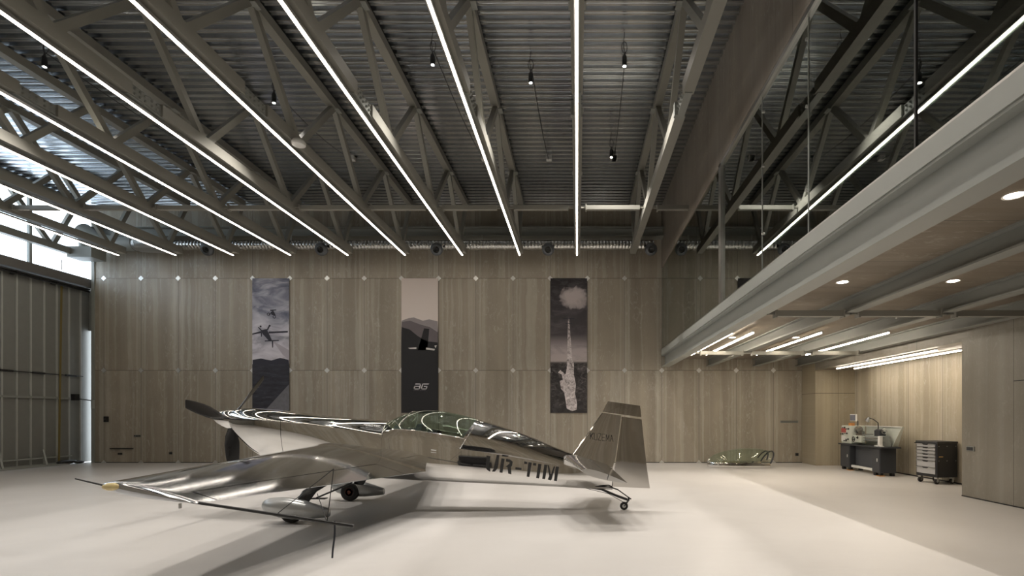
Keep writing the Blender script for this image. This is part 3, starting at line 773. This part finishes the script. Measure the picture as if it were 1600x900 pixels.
# ---- wings
def airfoil(c0,c1,t,lo=0.0,hi=1.0,n=14,q=1.0):
    """ring between chord fractions lo..hi. c0 leading, c1 trailing points"""
    c0=Vector(c0); c1=Vector(c1); L_=(c1-c0).length; d=(c1-c0).normalized(); up=Vector((0,0,1)); up=(up-d*up.dot(d)).normalized()
    def th(x): x=min(max(x,0),1); return 5*t*(.2969*math.sqrt(x)-.126*x-.3516*x*x+.2843*x**3-.1015*x**4)
    xs_=[lo+(hi-lo)*(.5-.5*math.cos(math.pi*k/n)) for k in range(n+1)]
    top=[c0+d*(x*L_)+up*(max(th(x),.0016)*L_) for x in xs_]; bot=[c0+d*(x*L_)-up*(max(th(x),.0016)*L_) for x in reversed(xs_)]
    return top+bot
RLE=Vector((-4.03,0,1.02)); RTE=Vector((-2.30,0,.66)); TLE=Vector((-3.83,0,.953)); TTE=Vector((-3.05,0,.803))
def wing(sgn):
    w=empty('wing',Vector((-3.3,YC,.85))-AP.location); w.parent=AP
    def sec(s_):   # s 0 root(.35) .. 1 tip(4.0)
        a=RLE.lerp(TLE,s_); b=RTE.lerp(TTE,s_); y=YC-sgn*(.36+3.6*s_); a=a.copy(); b=b.copy(); a.y=y; b.y=y; return a,b,.125+.005*s_
    H=.73; s0,s1=.16,.965
    def R(s_,lo,hi): a,b,t_=sec(s_); return airfoil(a,b,t_,lo,hi)
    def seg(sa,sb,lo,hi,n=8): return [R(sa+(sb-sa)*k/n,lo,hi) for k in range(n+1)]
    m=MB(); m.loft(seg(-.06,s0,0,1,3)); m.loft(seg(s0,s1,0,H-.009,8))
    # tip
    tip=seg(s1,1.0,0,1,2); 
    a,b,t_=sec(1.0)
    for k,(ds,sc) in enumerate(((.012,.97),(.024,.84),(.030,.5))):
        mid=a.lerp(b,.4); aa=mid+(a-mid)*(1-(1-sc)*.12); bb=mid+(b-mid)*(1-(1-sc)*.12); yy=a.y-sgn*ds*3.6*.6
        aa.y=yy; bb.y=yy; tip.append(airfoil(aa,bb,t_*sc))
    m.loft(tip)
    m.build('wing_skin',M['wingskin'],w,True,0,40)
    MB().loft(seg(s0+.003,s1-.004,H,1.0,8)).build('aileron',M['wingskin'],w,True,0,40)
    # nav light at tip
    a,b,t_=sec(1.0); p=a.lerp(b,.07)
    MB().ellip((p.x+.03,p.y-sgn*.055,p.z-.004),(.075,.03,.032)).build('navigation_light',simple('amber_lens',(.75,.62,.32),.15),w,True)
    # root fairing
    m=MB(); rg=[]
    for q,(s_,e) in enumerate(((-.07,1.35),(-.03,1.18),(.0,1.07),(.035,1.0))):
        a,b,t_=sec(s_); c=a.lerp(b,.5); aa=c+(a-c)*(1.0+.03*(e-1)); bb=c+(b-c)*(1+.16*(e-1)); rg.append(airfoil(aa,bb,t_*e))
    m.loft(rg).build('root_fairing',M['chrome'],w,True,0,50)
    return w
wn=wing(1); wf=wing(-1)
MB().tube([(-3.22,4.10,.80),(-3.22,4.10,.76)],.012).build('tie_down_ring',M['alu'],wn)
# sighting frame on the near wing tip and on the far one
def sight(sgn):
    y=YC-sgn*3.98
    sf=MB()
    a=Vector((-4.07,y,.999)); b=Vector((-1.815,y,.615))
    sf.tube([a,Vector((-3.5,y,.866)),Vector((-2.6,y,.733)),b],[.006,.011,.013,.014],8)
    ap=Vector((-1.975,y,1.08))
    p1=Vector((-2.44,y,.71)); p2=Vector((-2.03,y,.648)); p3=Vector((-2.17,y+sgn*.12,.86))
    sf.tube([ap,p1],.0035,6); sf.tube([ap,p2],.0035,6); sf.tube([p2,p3],.0035,6)
    o=sf.build('sighting_frame',M['black'],wn if sgn>0 else wf); return o
so=sight(1); sight(-1)
m=MB(); 
rg=[]
for k in range(9):
    s_=k/8; rg.append([Vector((-1.97+.006*math.sin(5*s_)-.012*s_+dx,4.10-.0,.655-.30*s_)) for dx in (-.007,.007)])
    rg[-1]=[rg[-1][0],rg[-1][1],rg[-1][1]+Vector((0,.004,0)),rg[-1][0]+Vector((0,.004,0))]
MB().loft(rg).build('hanging_ribbon',simple('dark_ribbon',(.03,.035,.05),.7),so)
# ---- tail surfaces
def stab(sgn):
    m=MB(); rg=[]
    for s_ in (0,.25,.5,.75,1.0):
        a=Vector((-.24,0,.87)).lerp(Vector((.07,0,.775)),s_); b=Vector((.50,0,.72)).lerp(Vector((.66,0,.61)),s_)
        y=YC-sgn*(.08+1.18*s_); a.y=y;b.y=y; rg.append(airfoil(a,b,.12))
    fwd=[];aft=[]
    for s_ in (0,.25,.5,.75,1.0):
        a=Vector((-.24,0,.87)).lerp(Vector((.07,0,.775)),s_); b=Vector((.50,0,.72)).lerp(Vector((.68,0,.60)),s_)
        y=YC-sgn*(.08+1.18*s_); a.y=y;b.y=y; fwd.append(airfoil(a,b,.15,0,.55)); aft.append(airfoil(a,b,.15,.57,1))
    MB().loft(fwd).build('tailplane',M['tailskin'],AP,True,0,40)
    MB().loft(aft).build('elevator',M['tailskin'],AP,True,0,40)
stab(1); stab(-1)
def vslice(py,l,t_,hi=1.0,th=.10,shear=.14):
    """horizontal-ish slice of fin; l, t_ pixel x of leading/trailing edge; py at the leading edge"""
    n=10; c=X(t_)-X(l); pts=[]
    prof=[(0,0),(.04,.42),(.12,.72),(.3,1),(.5,.85),(.75,.45),(1,.06)]
    up=[(X(l)+c*u,YC-th*v*.5,Z(py)-shear*(c*u)) for u,v in prof]; dn=[(X(l)+c*u,YC+th*v*.5,Z(py)-shear*(c*u)) for u,v in reversed(prof[1:])]
    return [Vector(p) for p in up+dn]
def fslice(py,l,h,th,shear=.14):
    prof=[(0,0),(.06,.42),(.2,.75),(.5,1),(1,1)]; c=X(h)-X(l)
    up=[(X(l)+c*u,YC-th*v*.5,Z(py)-shear*c*u) for u,v in prof]; dn=[(X(l)+c*u,YC+th*v*.5,Z(py)-shear*c*u) for u,v in reversed(prof[1:])]
    return [Vector(p) for p in up+dn]
def rslice(py,h,t_,th,shear=.14):
    prof=[(0,1),(.15,.92),(.5,.5),(1,.05)]; c=X(t_)-X(h)
    up=[(X(h)+c*u,YC-th*v*.5,Z(py)-shear*c*u) for u,v in prof]; dn=[(X(h)+c*u,YC+th*v*.5,Z(py)-shear*c*u) for u,v in reversed(prof)]
    return [Vector(p) for p in up+dn]
fin=MB().loft([fslice(722,880,957,.10,.10),fslice(708,895,961,.09,.12),fslice(676,919,966,.075),fslice(645,940.5,970.3,.06)]).build('fin',M['finskin'],AP,True,0,60)
MB().loft([rslice(760,956.5,1015.5,.07,.05),rslice(730,961,1011,.07,.08),rslice(690,966,1006.5,.065,.12),rslice(651,971.5,1002.5,.055)]).build('rudder',M['finskin'],AP,True,0,60)
MB().loft([vslice(643.5,941.5,1002,1,.055),vslice(634,946,1001,1,.045),vslice(627,950,1000,1,.03)]).build('rudder_horn',M['finskin'],AP,True,0,60)
# ---- main gear
def gear(yw,sgn):
    g_=empty('landing_gear',Vector((-4.1,yw,0))-AP.location); g_.parent=AP
    xw=-4.03; 
    rg=[]
    L0,L1=(-.53,.49)
    for u,h,w_ in ((-.462,.015,.015),(-.455,.045,.04),(-.43,.078,.065),(-.36,.115,.09),(-.22,.142,.108),(-.05,.148,.112),(.12,.132,.105),(.28,.10,.085),(.40,.074,.06),(.46,.06,.042),(.475,.045,.025)):
        zc=.208-.11*u; ring_=[]
        for k in range(24):
            t_=2*math.pi*k/24; ring_.append(Vector((xw+.10+u,yw+w_*math.cos(t_),zc+max(h,.01)*math.sin(t_)*(1 if math.sin(t_)>0 else 1.0))))
        rg.append(ring_)
    MB().loft(rg).build('wheel_fairing',M['silver'],g_,True,0,60)
    yw0=yw; yw=yw+sgn*.085
    w_=MB(); prof=[(.07,-.05),(.125,-.057),(.152,-.042),(.16,0),(.152,.042),(.125,.057),(.07,.05)]
    w_.lathe(prof,(xw,yw,.16),(0,1,0),32); wh=w_.build('wheel',M['rubber'],g_,True,0,50)
    MB().lathe([(.008,-.056),(.03,-.056),(.034,-.046),(.062,-.046),(.068,-.052),(.072,-.05)],(xw,yw,.16),(0,1,0),20).build('hub',simple('hub_red',(.13,.04,.025),.4,.5),wh,True)
    yw=yw0
    # composite leg
    y0_=YC-sgn*.34; m=MB()
    m.loft([[Vector((X(0)*0+xx+c_*math.cos(q)*.5,y_,zz+math.sin(q)*.026)) for q in [2*math.pi*k/12 for k in range(12)]] for xx,y_,zz,c_ in
            ((-3.66,y0_,.66,.26),(-3.69,y0_-sgn*.2,.57,.24),(-3.80,yw+sgn*.12,.44,.21),(-3.88,yw+sgn*.08,.30,.19))])
    m.build('gear_leg',M['carbon'],g_,True,0,60)
gear(7.06,1); gear(9.06,-1)
m=MB().tube([(-3.62,8.3,.55),(-3.72,8.3,.40),(-4.28,8.3,.165)],.014,8); m.bar((-4.36,8.3,.155),(-4.12,8.3,.155),.10,.014)
m.build('boarding_step',M['black'],AP)
# ---- tail wheel
g_=empty('tail_wheel',Vector((.8,8.12,0))-AP.location); g_.parent=AP
m=MB().loft([[Vector((a_,8.1+y_,b_+z_)) for y_,z_ in ((-.03,-.018),(.03,-.018),(.03,.018),(-.03,.018))] for a_,b_ in ((.0,.385),(.22,.365),(.38,.34),(.62,.235),(.80,.17))])
m.tube([(.1,8.0,.41),(.2,8.0,.405),(.52,8.0,.385),(.62,8.04,.345)],.011,8); m.tube([(.58,8.04,.36),(.64,8.04,.34),(.86,8.07,.18)],.009,8); m.tube([(.56,8.04,.40),(.56,8.04,.50)],.006,6); m.tube([(.05,8.12,.37),(.5,8.12,.26),(.75,8.12,.12)],.005,6)
m.box(.46,.56,8.06,8.14,.36,.39)
m.build('tail_spring',M['carbon'],g_)
m=MB().tube([(.83,8.12,.20),(.82,8.12,.15)],.018,10); m.bar((.82,8.09,.15),(.75,8.09,.065),.01,.03,(0,1,0)); m.bar((.82,8.15,.15),(.75,8.15,.065),.01,.03,(0,1,0)); m.build('fork',M['black'],g_)
wl=MB().lathe([(.03,-.018),(.055,-.02),(.064,-.01),(.065,0),(.064,.01),(.055,.02),(.03,.018)],(.75,8.12,.065),(0,1,0),24).build('wheel',M['rubber'],g_,True)
MB().lathe([(.005,-.021),(.03,-.021),(.03,-.017)],(.75,8.12,.065),(0,1,0),16).build('hub',M['alu'],wl,True)
# ---- registration letters on the near side
def side_y(x,z):
    px=x*S+CX; sh,bo,w,n=hull_row(px); zs=Z(sh); zb=Z(bo)
    if z<=zs:
        q=min(max((zs-z)/(zs-zb),0),.999); return w*(1-q**n)**(1/n)*(1-kk(px)*(1-q)**2)
    # rear deck
    best=None
    zt=None
    for (a0,b0,c0),(a1,b1,c1) in zip(TD[:-1],TD[1:]):
        if b0<=px<=b1: zt=Z(c0+(c1-c0)*(px-b0)/(b1-b0))
    if zt is None: return w
    q=min((z-zs)/(zt-zs),.98); return w*(1-kk(px))*(1-q**2.3)**(1/2.3)
def conform(polys,name,mat,depth,off=.004,parent=AP,step=4):
    m=MB()
    for quad in polys:      # quads a,b,c,d in px, subdivided
        a,b,c,d=[Vector((p[0],p[1],0)) for p in quad]
        grid=[]
        for i in range(step+1):
            l=a.lerp(d,i/step); r_=b.lerp(c,i/step); grid.append([])
            for j in range(step+1):
                p=l.lerp(r_,j/step); w=at(p.x,p.y,depth)
                for _ in range(3):
                    yy=YC-side_y(w.x,w.z)-off; w=at(p.x,p.y,yy)
                grid[-1].append(w)
        vs=[p for row in grid for p in row]; n=step+1
        m.add(vs,[(i*n+j,i*n+j+1,(i+1)*n+j+1,(i+1)*n+j) for i in range(step) for j in range(step)])
    return m.build(name,mat,parent)
def C3(u,v): return (745+u*140/1600, 695+v*140/1600)
def q3(*p): return [C3(*a_) for a_ in p]
LET=[ # U (stencil)
 q3((175,190),(245,205),(222,350),(160,340)),q3((160,340),(222,350),(222,400),(165,420)),q3((165,415),(222,400),(240,440),(190,455)),q3((185,450),(240,430),(238,480),(225,475)),
 q3((355,185),(402,185),(385,350),(320,330)),q3((320,330),(385,350),(370,420),(305,400)),q3((305,400),(370,420),(340,460),(300,440)),q3((300,425),(345,455),(320,480),(270,478)),
 # R
 q3((440,240),(498,250),(460,500),(405,495)),q3((445,205),(455,175),(575,195),(545,215)),q3((525,252),(600,265),(590,310),(520,300)),q3((590,262),(640,300),(632,370),(580,355)),q3((580,340),(632,370),(600,410),(515,390)),q3((545,385),(610,400),(618,530),(562,515)),
 # dash
 q3((690,400),(798,412),(796,452),(688,440)),
 # T
 q3((850,295),(902,308),(898,345),(846,338)),q3((922,310),(982,318),(940,575),(890,568)),q3((1008,322),(1062,330),(1058,375),(1004,366)),
 # I
 q3((1098,338),(1155,346),(1112,602),(1060,592)),
 # M
 q3((1205,352),(1260,360),(1220,615),(1168,606)),q3((1262,362),(1290,365),(1330,560),(1300,610)),q3((1268,620),(1300,540),(1340,560),(1322,638)),q3((1375,385),(1400,385),(1335,625),(1290,620)),q3((1412,385),(1468,392),(1430,650),(1378,642))]
conform(LET,'registration_lettering',M['ink'],7.75)
conform([[(673.5,702),(681.5,703),(681.5,704.7),(673.5,703.7)],[(673.5,706),(681.5,707),(681.5,708),(673.5,707)]],'flag_decal',M['white'],7.7)
# small white lettering ahead of the cockpit
cu=bpy.data.curves.new('nose_text','FONT'); cu.body='AEROTEC'; cu.size=.06; cu.shear=.3; to=bpy.data.objects.new('tmp',cu); COL.objects.link(to)
bpy.context.view_layer.update(); dg=bpy.context.evaluated_depsgraph_get(); me=bpy.data.meshes.new_from_object(to.evaluated_get(dg)); bpy.data.objects.remove(to)
vs=[]
for v in me.vertices:
    px=567.5+v.co.x*100; py=664.5-v.co.y*70+(v.co.x*100)*.11; sh,bo,w,n=hull_row(px); zs=Z(sh); zt=Z(top_py(px))
    d=YC-w*.7
    for _ in range(4):
        p=at(px,py,d); q=min(max((p.z-zs)/(zt-zs),0),.995); d=YC-w*(1-q**1.9)**(1/1.9)-.005
    vs.append(at(px,py,d))
m=MB(); m.add(vs,[tuple(p.vertices) for p in me.polygons]); m.build('nose_lettering',M['white'],AP)
# thin lettering on the fin
def strokes(letters,ox,oy,sx,sy,slope,wd,y):
    m=MB()
    for i,st in enumerate(letters):
        for (u0,v0,u1,v1) in st:
            def W(u,v): 
                px=ox+i*sx*1.35+u*sx; py=oy-v*sy+(px-ox)*slope; return Vector((X(px),y,Z(py)))
            m.bar(W(u0,v0),W(u1,v1),wd,.002,(0,1,0))
    return m
KK=[(0,0,0,1),(0,.4,1,1),(.25,.55,1,0)]; UU=[(0,.1,0,1),(0,.1,.2,0),(.2,0,.8,0),(.8,0,1,.1),(1,.1,1,1)]; ZZ=[(0,1,1,1),(1,1,0,0),(0,0,1,0)]; EE=[(0,0,0,1),(0,1,1,1),(0,.5,.85,.5),(0,0,1,0)]; MM=[(0,0,0,1),(0,1,.5,.25),(.5,.25,1,1),(1,1,1,0)]; AA=[(0,0,.5,1),(.5,1,1,0),(.2,.4,.8,.4)]
strokes([KK,UU,ZZ,EE,MM,AA],922,686,4.6,10.5,.12,.007,YC-.048).build('fin_lettering',M['ink'],AP)

# ------------------------------------------------------------------ spare canopy on the floor
Y0=14.9; sx=F/Y0
r=thing('spare_canopy',(at(1158,729,Y0).x,Y0,0),'green tinted spare aircraft canopy in a chrome frame lying on floor by back wall','aircraft canopy')
def cx(px): return (px-CX)/sx
def cz(py): return max(0.0,CZ-(py-CY)/sx)
SPC=[(1106,1108,716,.06),(1112,1116,710,.16),(1122,1132,704.5,.26),(1140,1152,701,.33),(1160,1168,700,.37),(1180,1188,701,.38),(1192,1200,703.5,.38),(1196,1206,705,.38)]
rings=[]
for b_,t_,tp,w in smooth_tab(SPC,4):
    zs=.14; rg=[]
    for k in range(21):
        a=math.pi*k/20; c=math.cos(a); s_=math.sin(a)**.95 if 0<k<20 else 0
        rg.append(Vector((cx(b_)+(cx(t_)-cx(b_))*s_, Y0-w*c, zs+(cz(tp)-zs)*s_)))
    rings.append(rg)
MB().loft(rings,False,False).build('canopy_glass',M['canopy2'],r,True,0,60)
m=MB()
lo=[[],[]]
for sg in (-1,1):
    rr2=[]
    for b_,t_,tp,w in smooth_tab(SPC,4):
        y=Y0-sg*w; b2=b_
        rr2.append([Vector((cx(b2),y,.15)),Vector((cx(b2),y-sg*.02,.08)),Vector((cx(b2),y-sg*.01,.012)),Vector((cx(b2),y+sg*.03,.012)),Vector((cx(b2),y+sg*.02,.14))])
    m.loft(rr2)
m.tube(rings[0],.02,8); 
m.build('canopy_frame',M['chrome'],r,True,0,50)
m=MB().tube(rings[-1],.022,8); m.tube([p+Vector((-.16,0,-.02*0)) for p in rings[-1]][2:-2],.018,8)
a_=rings[-1]; 
m.build('rear_hoop',M['darkgrey'],r,True)

# ------------------------------------------------------------------ lathe in the niche
LX=7.55; lathe=thing('metal_lathe',(7.8,13.5,0),'pale green and grey metalworking lathe on a dark two pedestal cabinet in the niche','lathe')
LR=lathe; pg=simple('pale_green_enamel',(.55,.58,.52),.35); dg_=simple('cabinet_graphite',(.035,.038,.044),.4); red=simple('red_label',(.45,.10,.09),.5); stl=chrome('machined_steel',(.5,.5,.5),.2,5,0)
def cab(y0,y1,nm):
    o=MB().box(LX,LX+.40,y0,y1,.08,.70).build(nm,dg_,LR,False,.008)
    d_=MB().box(LX-.012,LX,y0+.02,y1-.02,.11,.67).build('cabinet_door',simple('graphite_door',(.05,.053,.06),.35),o,False,.004)
    MB().box(LX-.022,LX-.012,y0+.10,y0+.12,.36,.44).build('door_handle',M['white'],o)
    MB().box(LX+.02,LX+.10,y0+.03,y0+.12,.0,.08).box(LX+.02,LX+.10,y1-.12,y1-.03,.0,.08).box(LX+.3,LX+.38,y0+.03,y0+.12,.0,.08).build('foot',M['black'],o)
    MB().box(LX-.02,LX+.12,y0,y0+.14,.0,.02).build('foot_block',simple('orange_wood',(.5,.25,.08),.6),o)
cab(12.6,12.95,'pedestal'); cab(14.0,14.5,'pedestal')
MB().box(LX+.16,LX+.2,12.95,14.0,.12,.70).build('back_panel',simple('graphite_panel',(.07,.075,.085),.5),LR)
MB().box(LX+.02,LX+.10,12.96,13.98,.10,.16).build('foot_bar',M['white'],LR,False,.01)
MB().box(LX-.04,LX+.46,12.5,14.56,.70,.735).build('chip_tray',dg_,LR,False,.006)
m=MB().box(LX+.12,LX+.32,12.72,14.0,.86,.98); m.box(LX+.14,LX+.20,12.7,14.05,.98,1.0); m.box(LX+.26,LX+.31,12.7,14.05,.98,1.0); m.box(LX+.1,LX+.34,12.72,12.9,.735,.86); 
m.build('lathe_bed',simple('bed_grey',(.33,.35,.34),.35,.3),LR,False,.006)
hs=MB().box(LX+.02,LX+.42,13.98,14.5,.735,1.24).build('headstock',pg,LR,False,.02)
MB().box(LX+.01,LX+.02,14.24,14.48,1.04,1.16).build('label_plate',red,hs)
MB().box(LX+.005,LX+.02,14.26,14.47,.80,.95).build('gear_chart',M['white'],hs)
m=MB()
for yy_,zz_ in ((14.1,1.15),(14.18,1.02),(14.3,1.18),(14.4,1.0),(14.12,.86),(14.22,.82)):
    m.lathe([(.025,0),(.025,.02),(.008,.02),(.008,.06),(.014,.06),(.014,.08)],(LX+.02,yy_,zz_),(-1,0,0),10)
m.build('lever',M['black'],hs,True)
MB().lathe([(.10,0),(.11,.02),(.11,.09),(.07,.10),(.05,.10)],(LX+.2,13.98,1.12),(0,-1,0),24).build('chuck',stl,hs,True)
m=MB().box(LX+.05,LX+.36,13.5,13.8,.98,1.03); m.box(LX+.08,LX+.16,13.56,13.74,1.03,1.10); m.box(LX+.10,LX+.14,13.6,13.7,1.10,1.15); ca=m.build('carriage',stl,LR,False,.005)
MB().box(LX+.0,LX+.10,13.45,13.85,.80,.98).build('apron',pg,ca,False,.01)
m=MB()
for yy_,zz_,rr2 in ((13.75,.88,.07),(13.55,.93,.035)):
    m=MB(); m.lathe([(rr2-.014,0),(rr2,.005),(rr2,.015),(rr2-.014,.02)],(LX-.03,yy_,zz_),(-1,0,0),20,False); m.bar((LX-.04,yy_-rr2,zz_),(LX-.04,yy_+rr2,zz_),.012,.012); m.lathe([(.015,0),(.012,.05)],(LX-.05,yy_-rr2,zz_),(-1,0,0),8)
    m.build('hand_wheel',M['black'],ca,True)
m=MB().box(LX+.14,LX+.30,12.86,13.1,.98,1.14); m.lathe([(.05,0),(.05,.24)],(LX+.22,13.12,1.12),(0,-1,0),16); tsk=m.build('tailstock',M['darkgrey'],LR,False,.008)
m=MB().lathe([(.06,0),(.072,.006),(.072,.014),(.06,.02)],(LX+.22,12.80,1.12),(0,-1,0),24,False); m.bar((LX+.15,12.785,1.12),(LX+.29,12.785,1.12),.012,.01); m.lathe([(.02,0),(.02,.05)],(LX+.22,12.83,1.12),(0,-1,0),10); m.build('hand_wheel',M['alu'],tsk,True)
m=MB().box(LX+.02,LX+.10,12.66,12.74,.735,1.0); m.box(LX+.02,LX+.1,12.6,12.9,.735,.76); m.build('lead_screw_bracket',M['white'],LR,False,.005)
m=MB(); m.tube([(LX+.06,12.7,.93),(LX+.06,14.0,.93)],.012); m.tube([(LX+.06,12.7,.86),(LX+.06,14.0,.86)],.010); m.build('lead_screw',stl,LR,True)
MB().prism([(LX+.44,12.62,.74),(LX+.44,12.40,1.24),(LX+.44,13.98,1.24),(LX+.44,13.98,.74)],(.02,0,0)).prism([(LX+.30,12.60,.74),(LX+.44,12.62,.74),(LX+.44,12.40,1.24),(LX+.42,12.40,1.24)],(0,.012,0)).build('splash_guard',pg,LR)
MB().box(LX+.40,LX+.45,12.42,13.98,1.225,1.245).build('guard_rim',M['white'],LR)
m=MB().tube([(LX+.3,13.25,1.0),(LX+.32,13.22,1.2),(LX+.30,13.2,1.33),(LX+.24,13.3,1.42),(LX+.2,13.4,1.45)],.012,8); lm=m.build('lamp_arm',M['black'],LR,True)
MB().lathe([(.02,0),(.04,.03),(.07,.10),(.07,.11)],(LX+.2,13.42,1.47),(0,.6,-.6),16,False).build('lamp_shade',M['alu'],lm,True)
m=MB().tube([(LX+.22,14.0,1.24),(LX+.22,14.0,1.36),(LX+.2,14.1,1.40)],.014,8); mn=m.build('monitor_arm',M['darkgrey'],LR,True)
mb_=MB().box(LX+.15,LX+.19,13.98,14.28,1.36,1.56).build('monitor',M['white'],mn,False,.005)
MB().box(LX+.144,LX+.151,14.0,14.26,1.38,1.54).build('screen',simple('grey_screen',(.18,.19,.23),.2),mn)
MB().box(LX+.1,LX+.2,14.12,14.26,1.24,1.31).build('orange_block',simple('orange_plastic',(.6,.26,.08),.5),LR)

# ------------------------------------------------------------------ tool cart
cart=thing('tool_cart',(8.1,11.42,0),'black wheeled tool cart with seven pale grey drawers standing in the niche','tool cart')
c0=cart.location; W=.29
cb=MB().box(c0.x-.24,c0.x+.26,c0.y-W,c0.y+W,.15,.90).build('body',simple('cart_black',(.012,.013,.017),.35),cart,False,.008)
MB().box(c0.x-.25,c0.x+.27,c0.y-W-.01,c0.y+W+.01,.90,.945).build('top',simple('cart_top',(.03,.03,.032),.5),cart,False,.01)
MB().box(c0.x-.24,c0.x+.2,c0.y+W+.03,c0.y+W+.05,.88,.90).box(c0.x-.24,c0.x-.22,c0.y+W,c0.y+W+.05,.88,.90).box(c0.x+.18,c0.x+.2,c0.y+W,c0.y+W+.05,.88,.90).build('push_handle',M['black'],cart)
hts=[.075,.075,.075,.075,.075,.15,.15]; z=.885
for h in hts:
    dr_=MB().box(c0.x-.255,c0.x-.24,c0.y-W+.045,c0.y+W-.035,z-h+.008,z).build('drawer',simple('drawer_grey',(.46,.46,.47),.35,.2),cart,False,.003)
    MB().box(c0.x-.272,c0.x-.255,c0.y-W+.045,c0.y+W-.035,z-.014,z-.002).build('drawer_pull',M['alu'],dr_)
    MB().prism([(c0.x-.274,c0.y-.09,z),(c0.x-.274,c0.y+.09,z),(c0.x-.274,c0.y+.05,z-.024),(c0.x-.274,c0.y-.05,z-.024)],(.006,0,0)).build('drawer_latch',M['black'],dr_)
    z-=h
m=MB()
for xx in (-.2,.0,.22):
    for zz in (.84,.52): m.box(c0.x+xx-.006,c0.x+xx+.006,c0.y-W-.004,c0.y-W,zz-.006,zz+.006)
m.build('side_screw',M['alu'],cart)
MB().box(c0.x-.2,c0.x-.10,c0.y-W-.004,c0.y-W,.60,.62).build('side_label',simple('orange_sticker',(.55,.35,.12),.5),cart)
for sx_,sy_ in ((-1,-1),(-1,1),(1,-1),(1,1)):
    xx=c0.x+sx_*.19; yy_=c0.y+sy_*.22
    w_=MB().lathe([(.03,-.02),(.055,-.022),(.062,-.012),(.062,.012),(.055,.022),(.03,.02)],(xx,yy_,.062),(0,1,0),20).build('caster',M['rubber'],cart,True)
    MB().box(xx-.03,xx+.03,yy_-.035,yy_+.035,.12,.15).box(xx-.02,xx+.03,yy_-.032,yy_-.026,.05,.13).box(xx-.02,xx+.03,yy_+.026,yy_+.032,.05,.13).lathe([(.005,-.026),(.025,-.026),(.025,.026),(.005,.026)],(xx,yy_,.062),(0,1,0),12).build('caster_fork',M['alu'],w_)
cart.rotation_euler.z=8*D2R

# ------------------------------------------------------------------ black sofa by the rear wall (added unseen, gives the fuselage its dark reflection)
sofa=thing('sofa',(-1.7,.05,0),'black leather sofa against the rear wall, added unseen to darken the fuselage reflection','sofa')
lt=simple('black_leather',(.012,.012,.014),.35)
MB().box(-2.45,-.85,-.38,.45,.10,.30).build('base',lt,sofa,False,.03)
for a_ in (-2.3,-1.65): MB().box(a_+.0,a_+.64,-.2,.47,.30,.46).build('seat_cushion',lt,sofa,False,.05)
MB().box(-2.45,-.85,-.40,-.18,.30,.95).build('backrest',lt,sofa,False,.06)
for a_ in (-2.47,-1.01): MB().box(a_,a_+.18,-.38,.46,.30,.64).build('armrest',lt,sofa,False,.04)
for a_,b_ in ((-2.35,-.3),(-.95,-.3),(-2.35,.38),(-.95,.38)): MB().lathe([(.02,0),(.025,.10)],(a_,b_,0),(0,0,1),12).build('leg',M['alu'],sofa)

sofa.location.x+=.0
# ------------------------------------------------------------------ world, camera, view
w=bpy.data.worlds.new('sky'); SC.world=w; w.use_nodes=True
bg=w.node_tree.nodes['Background']; bg.inputs[0].default_value=(.84,.92,1.0,1); bg.inputs[1].default_value=3.8
cam=bpy.data.cameras.new('camera'); co=bpy.data.objects.new('camera',cam); COL.objects.link(co)
co.location=(0,0,CZ); co.rotation_euler=(90*D2R,0,0)
cam.sensor_width=36; cam.lens=F/1600*36; cam.shift_x=-(CX-800)/1600; cam.shift_y=(CY-450)/1600; cam.clip_start=.02; cam.clip_end=200
SC.camera=co
SC.view_settings.view_transform='Standard'; SC.view_settings.look='None'; SC.view_settings.gamma=1; SC.view_settings.use_curve_mapping=False
SC.view_settings.exposure=0.18
SC.cycles.max_bounces=10; SC.cycles.diffuse_bounces=5; SC.cycles.glossy_bounces=6; SC.cycles.transparent_max_bounces=12
SC.cycles.use_denoising=True; SC.cycles.sample_clamp_indirect=8; SC.cycles.caustics_reflective=False; SC.cycles.caustics_refractive=False
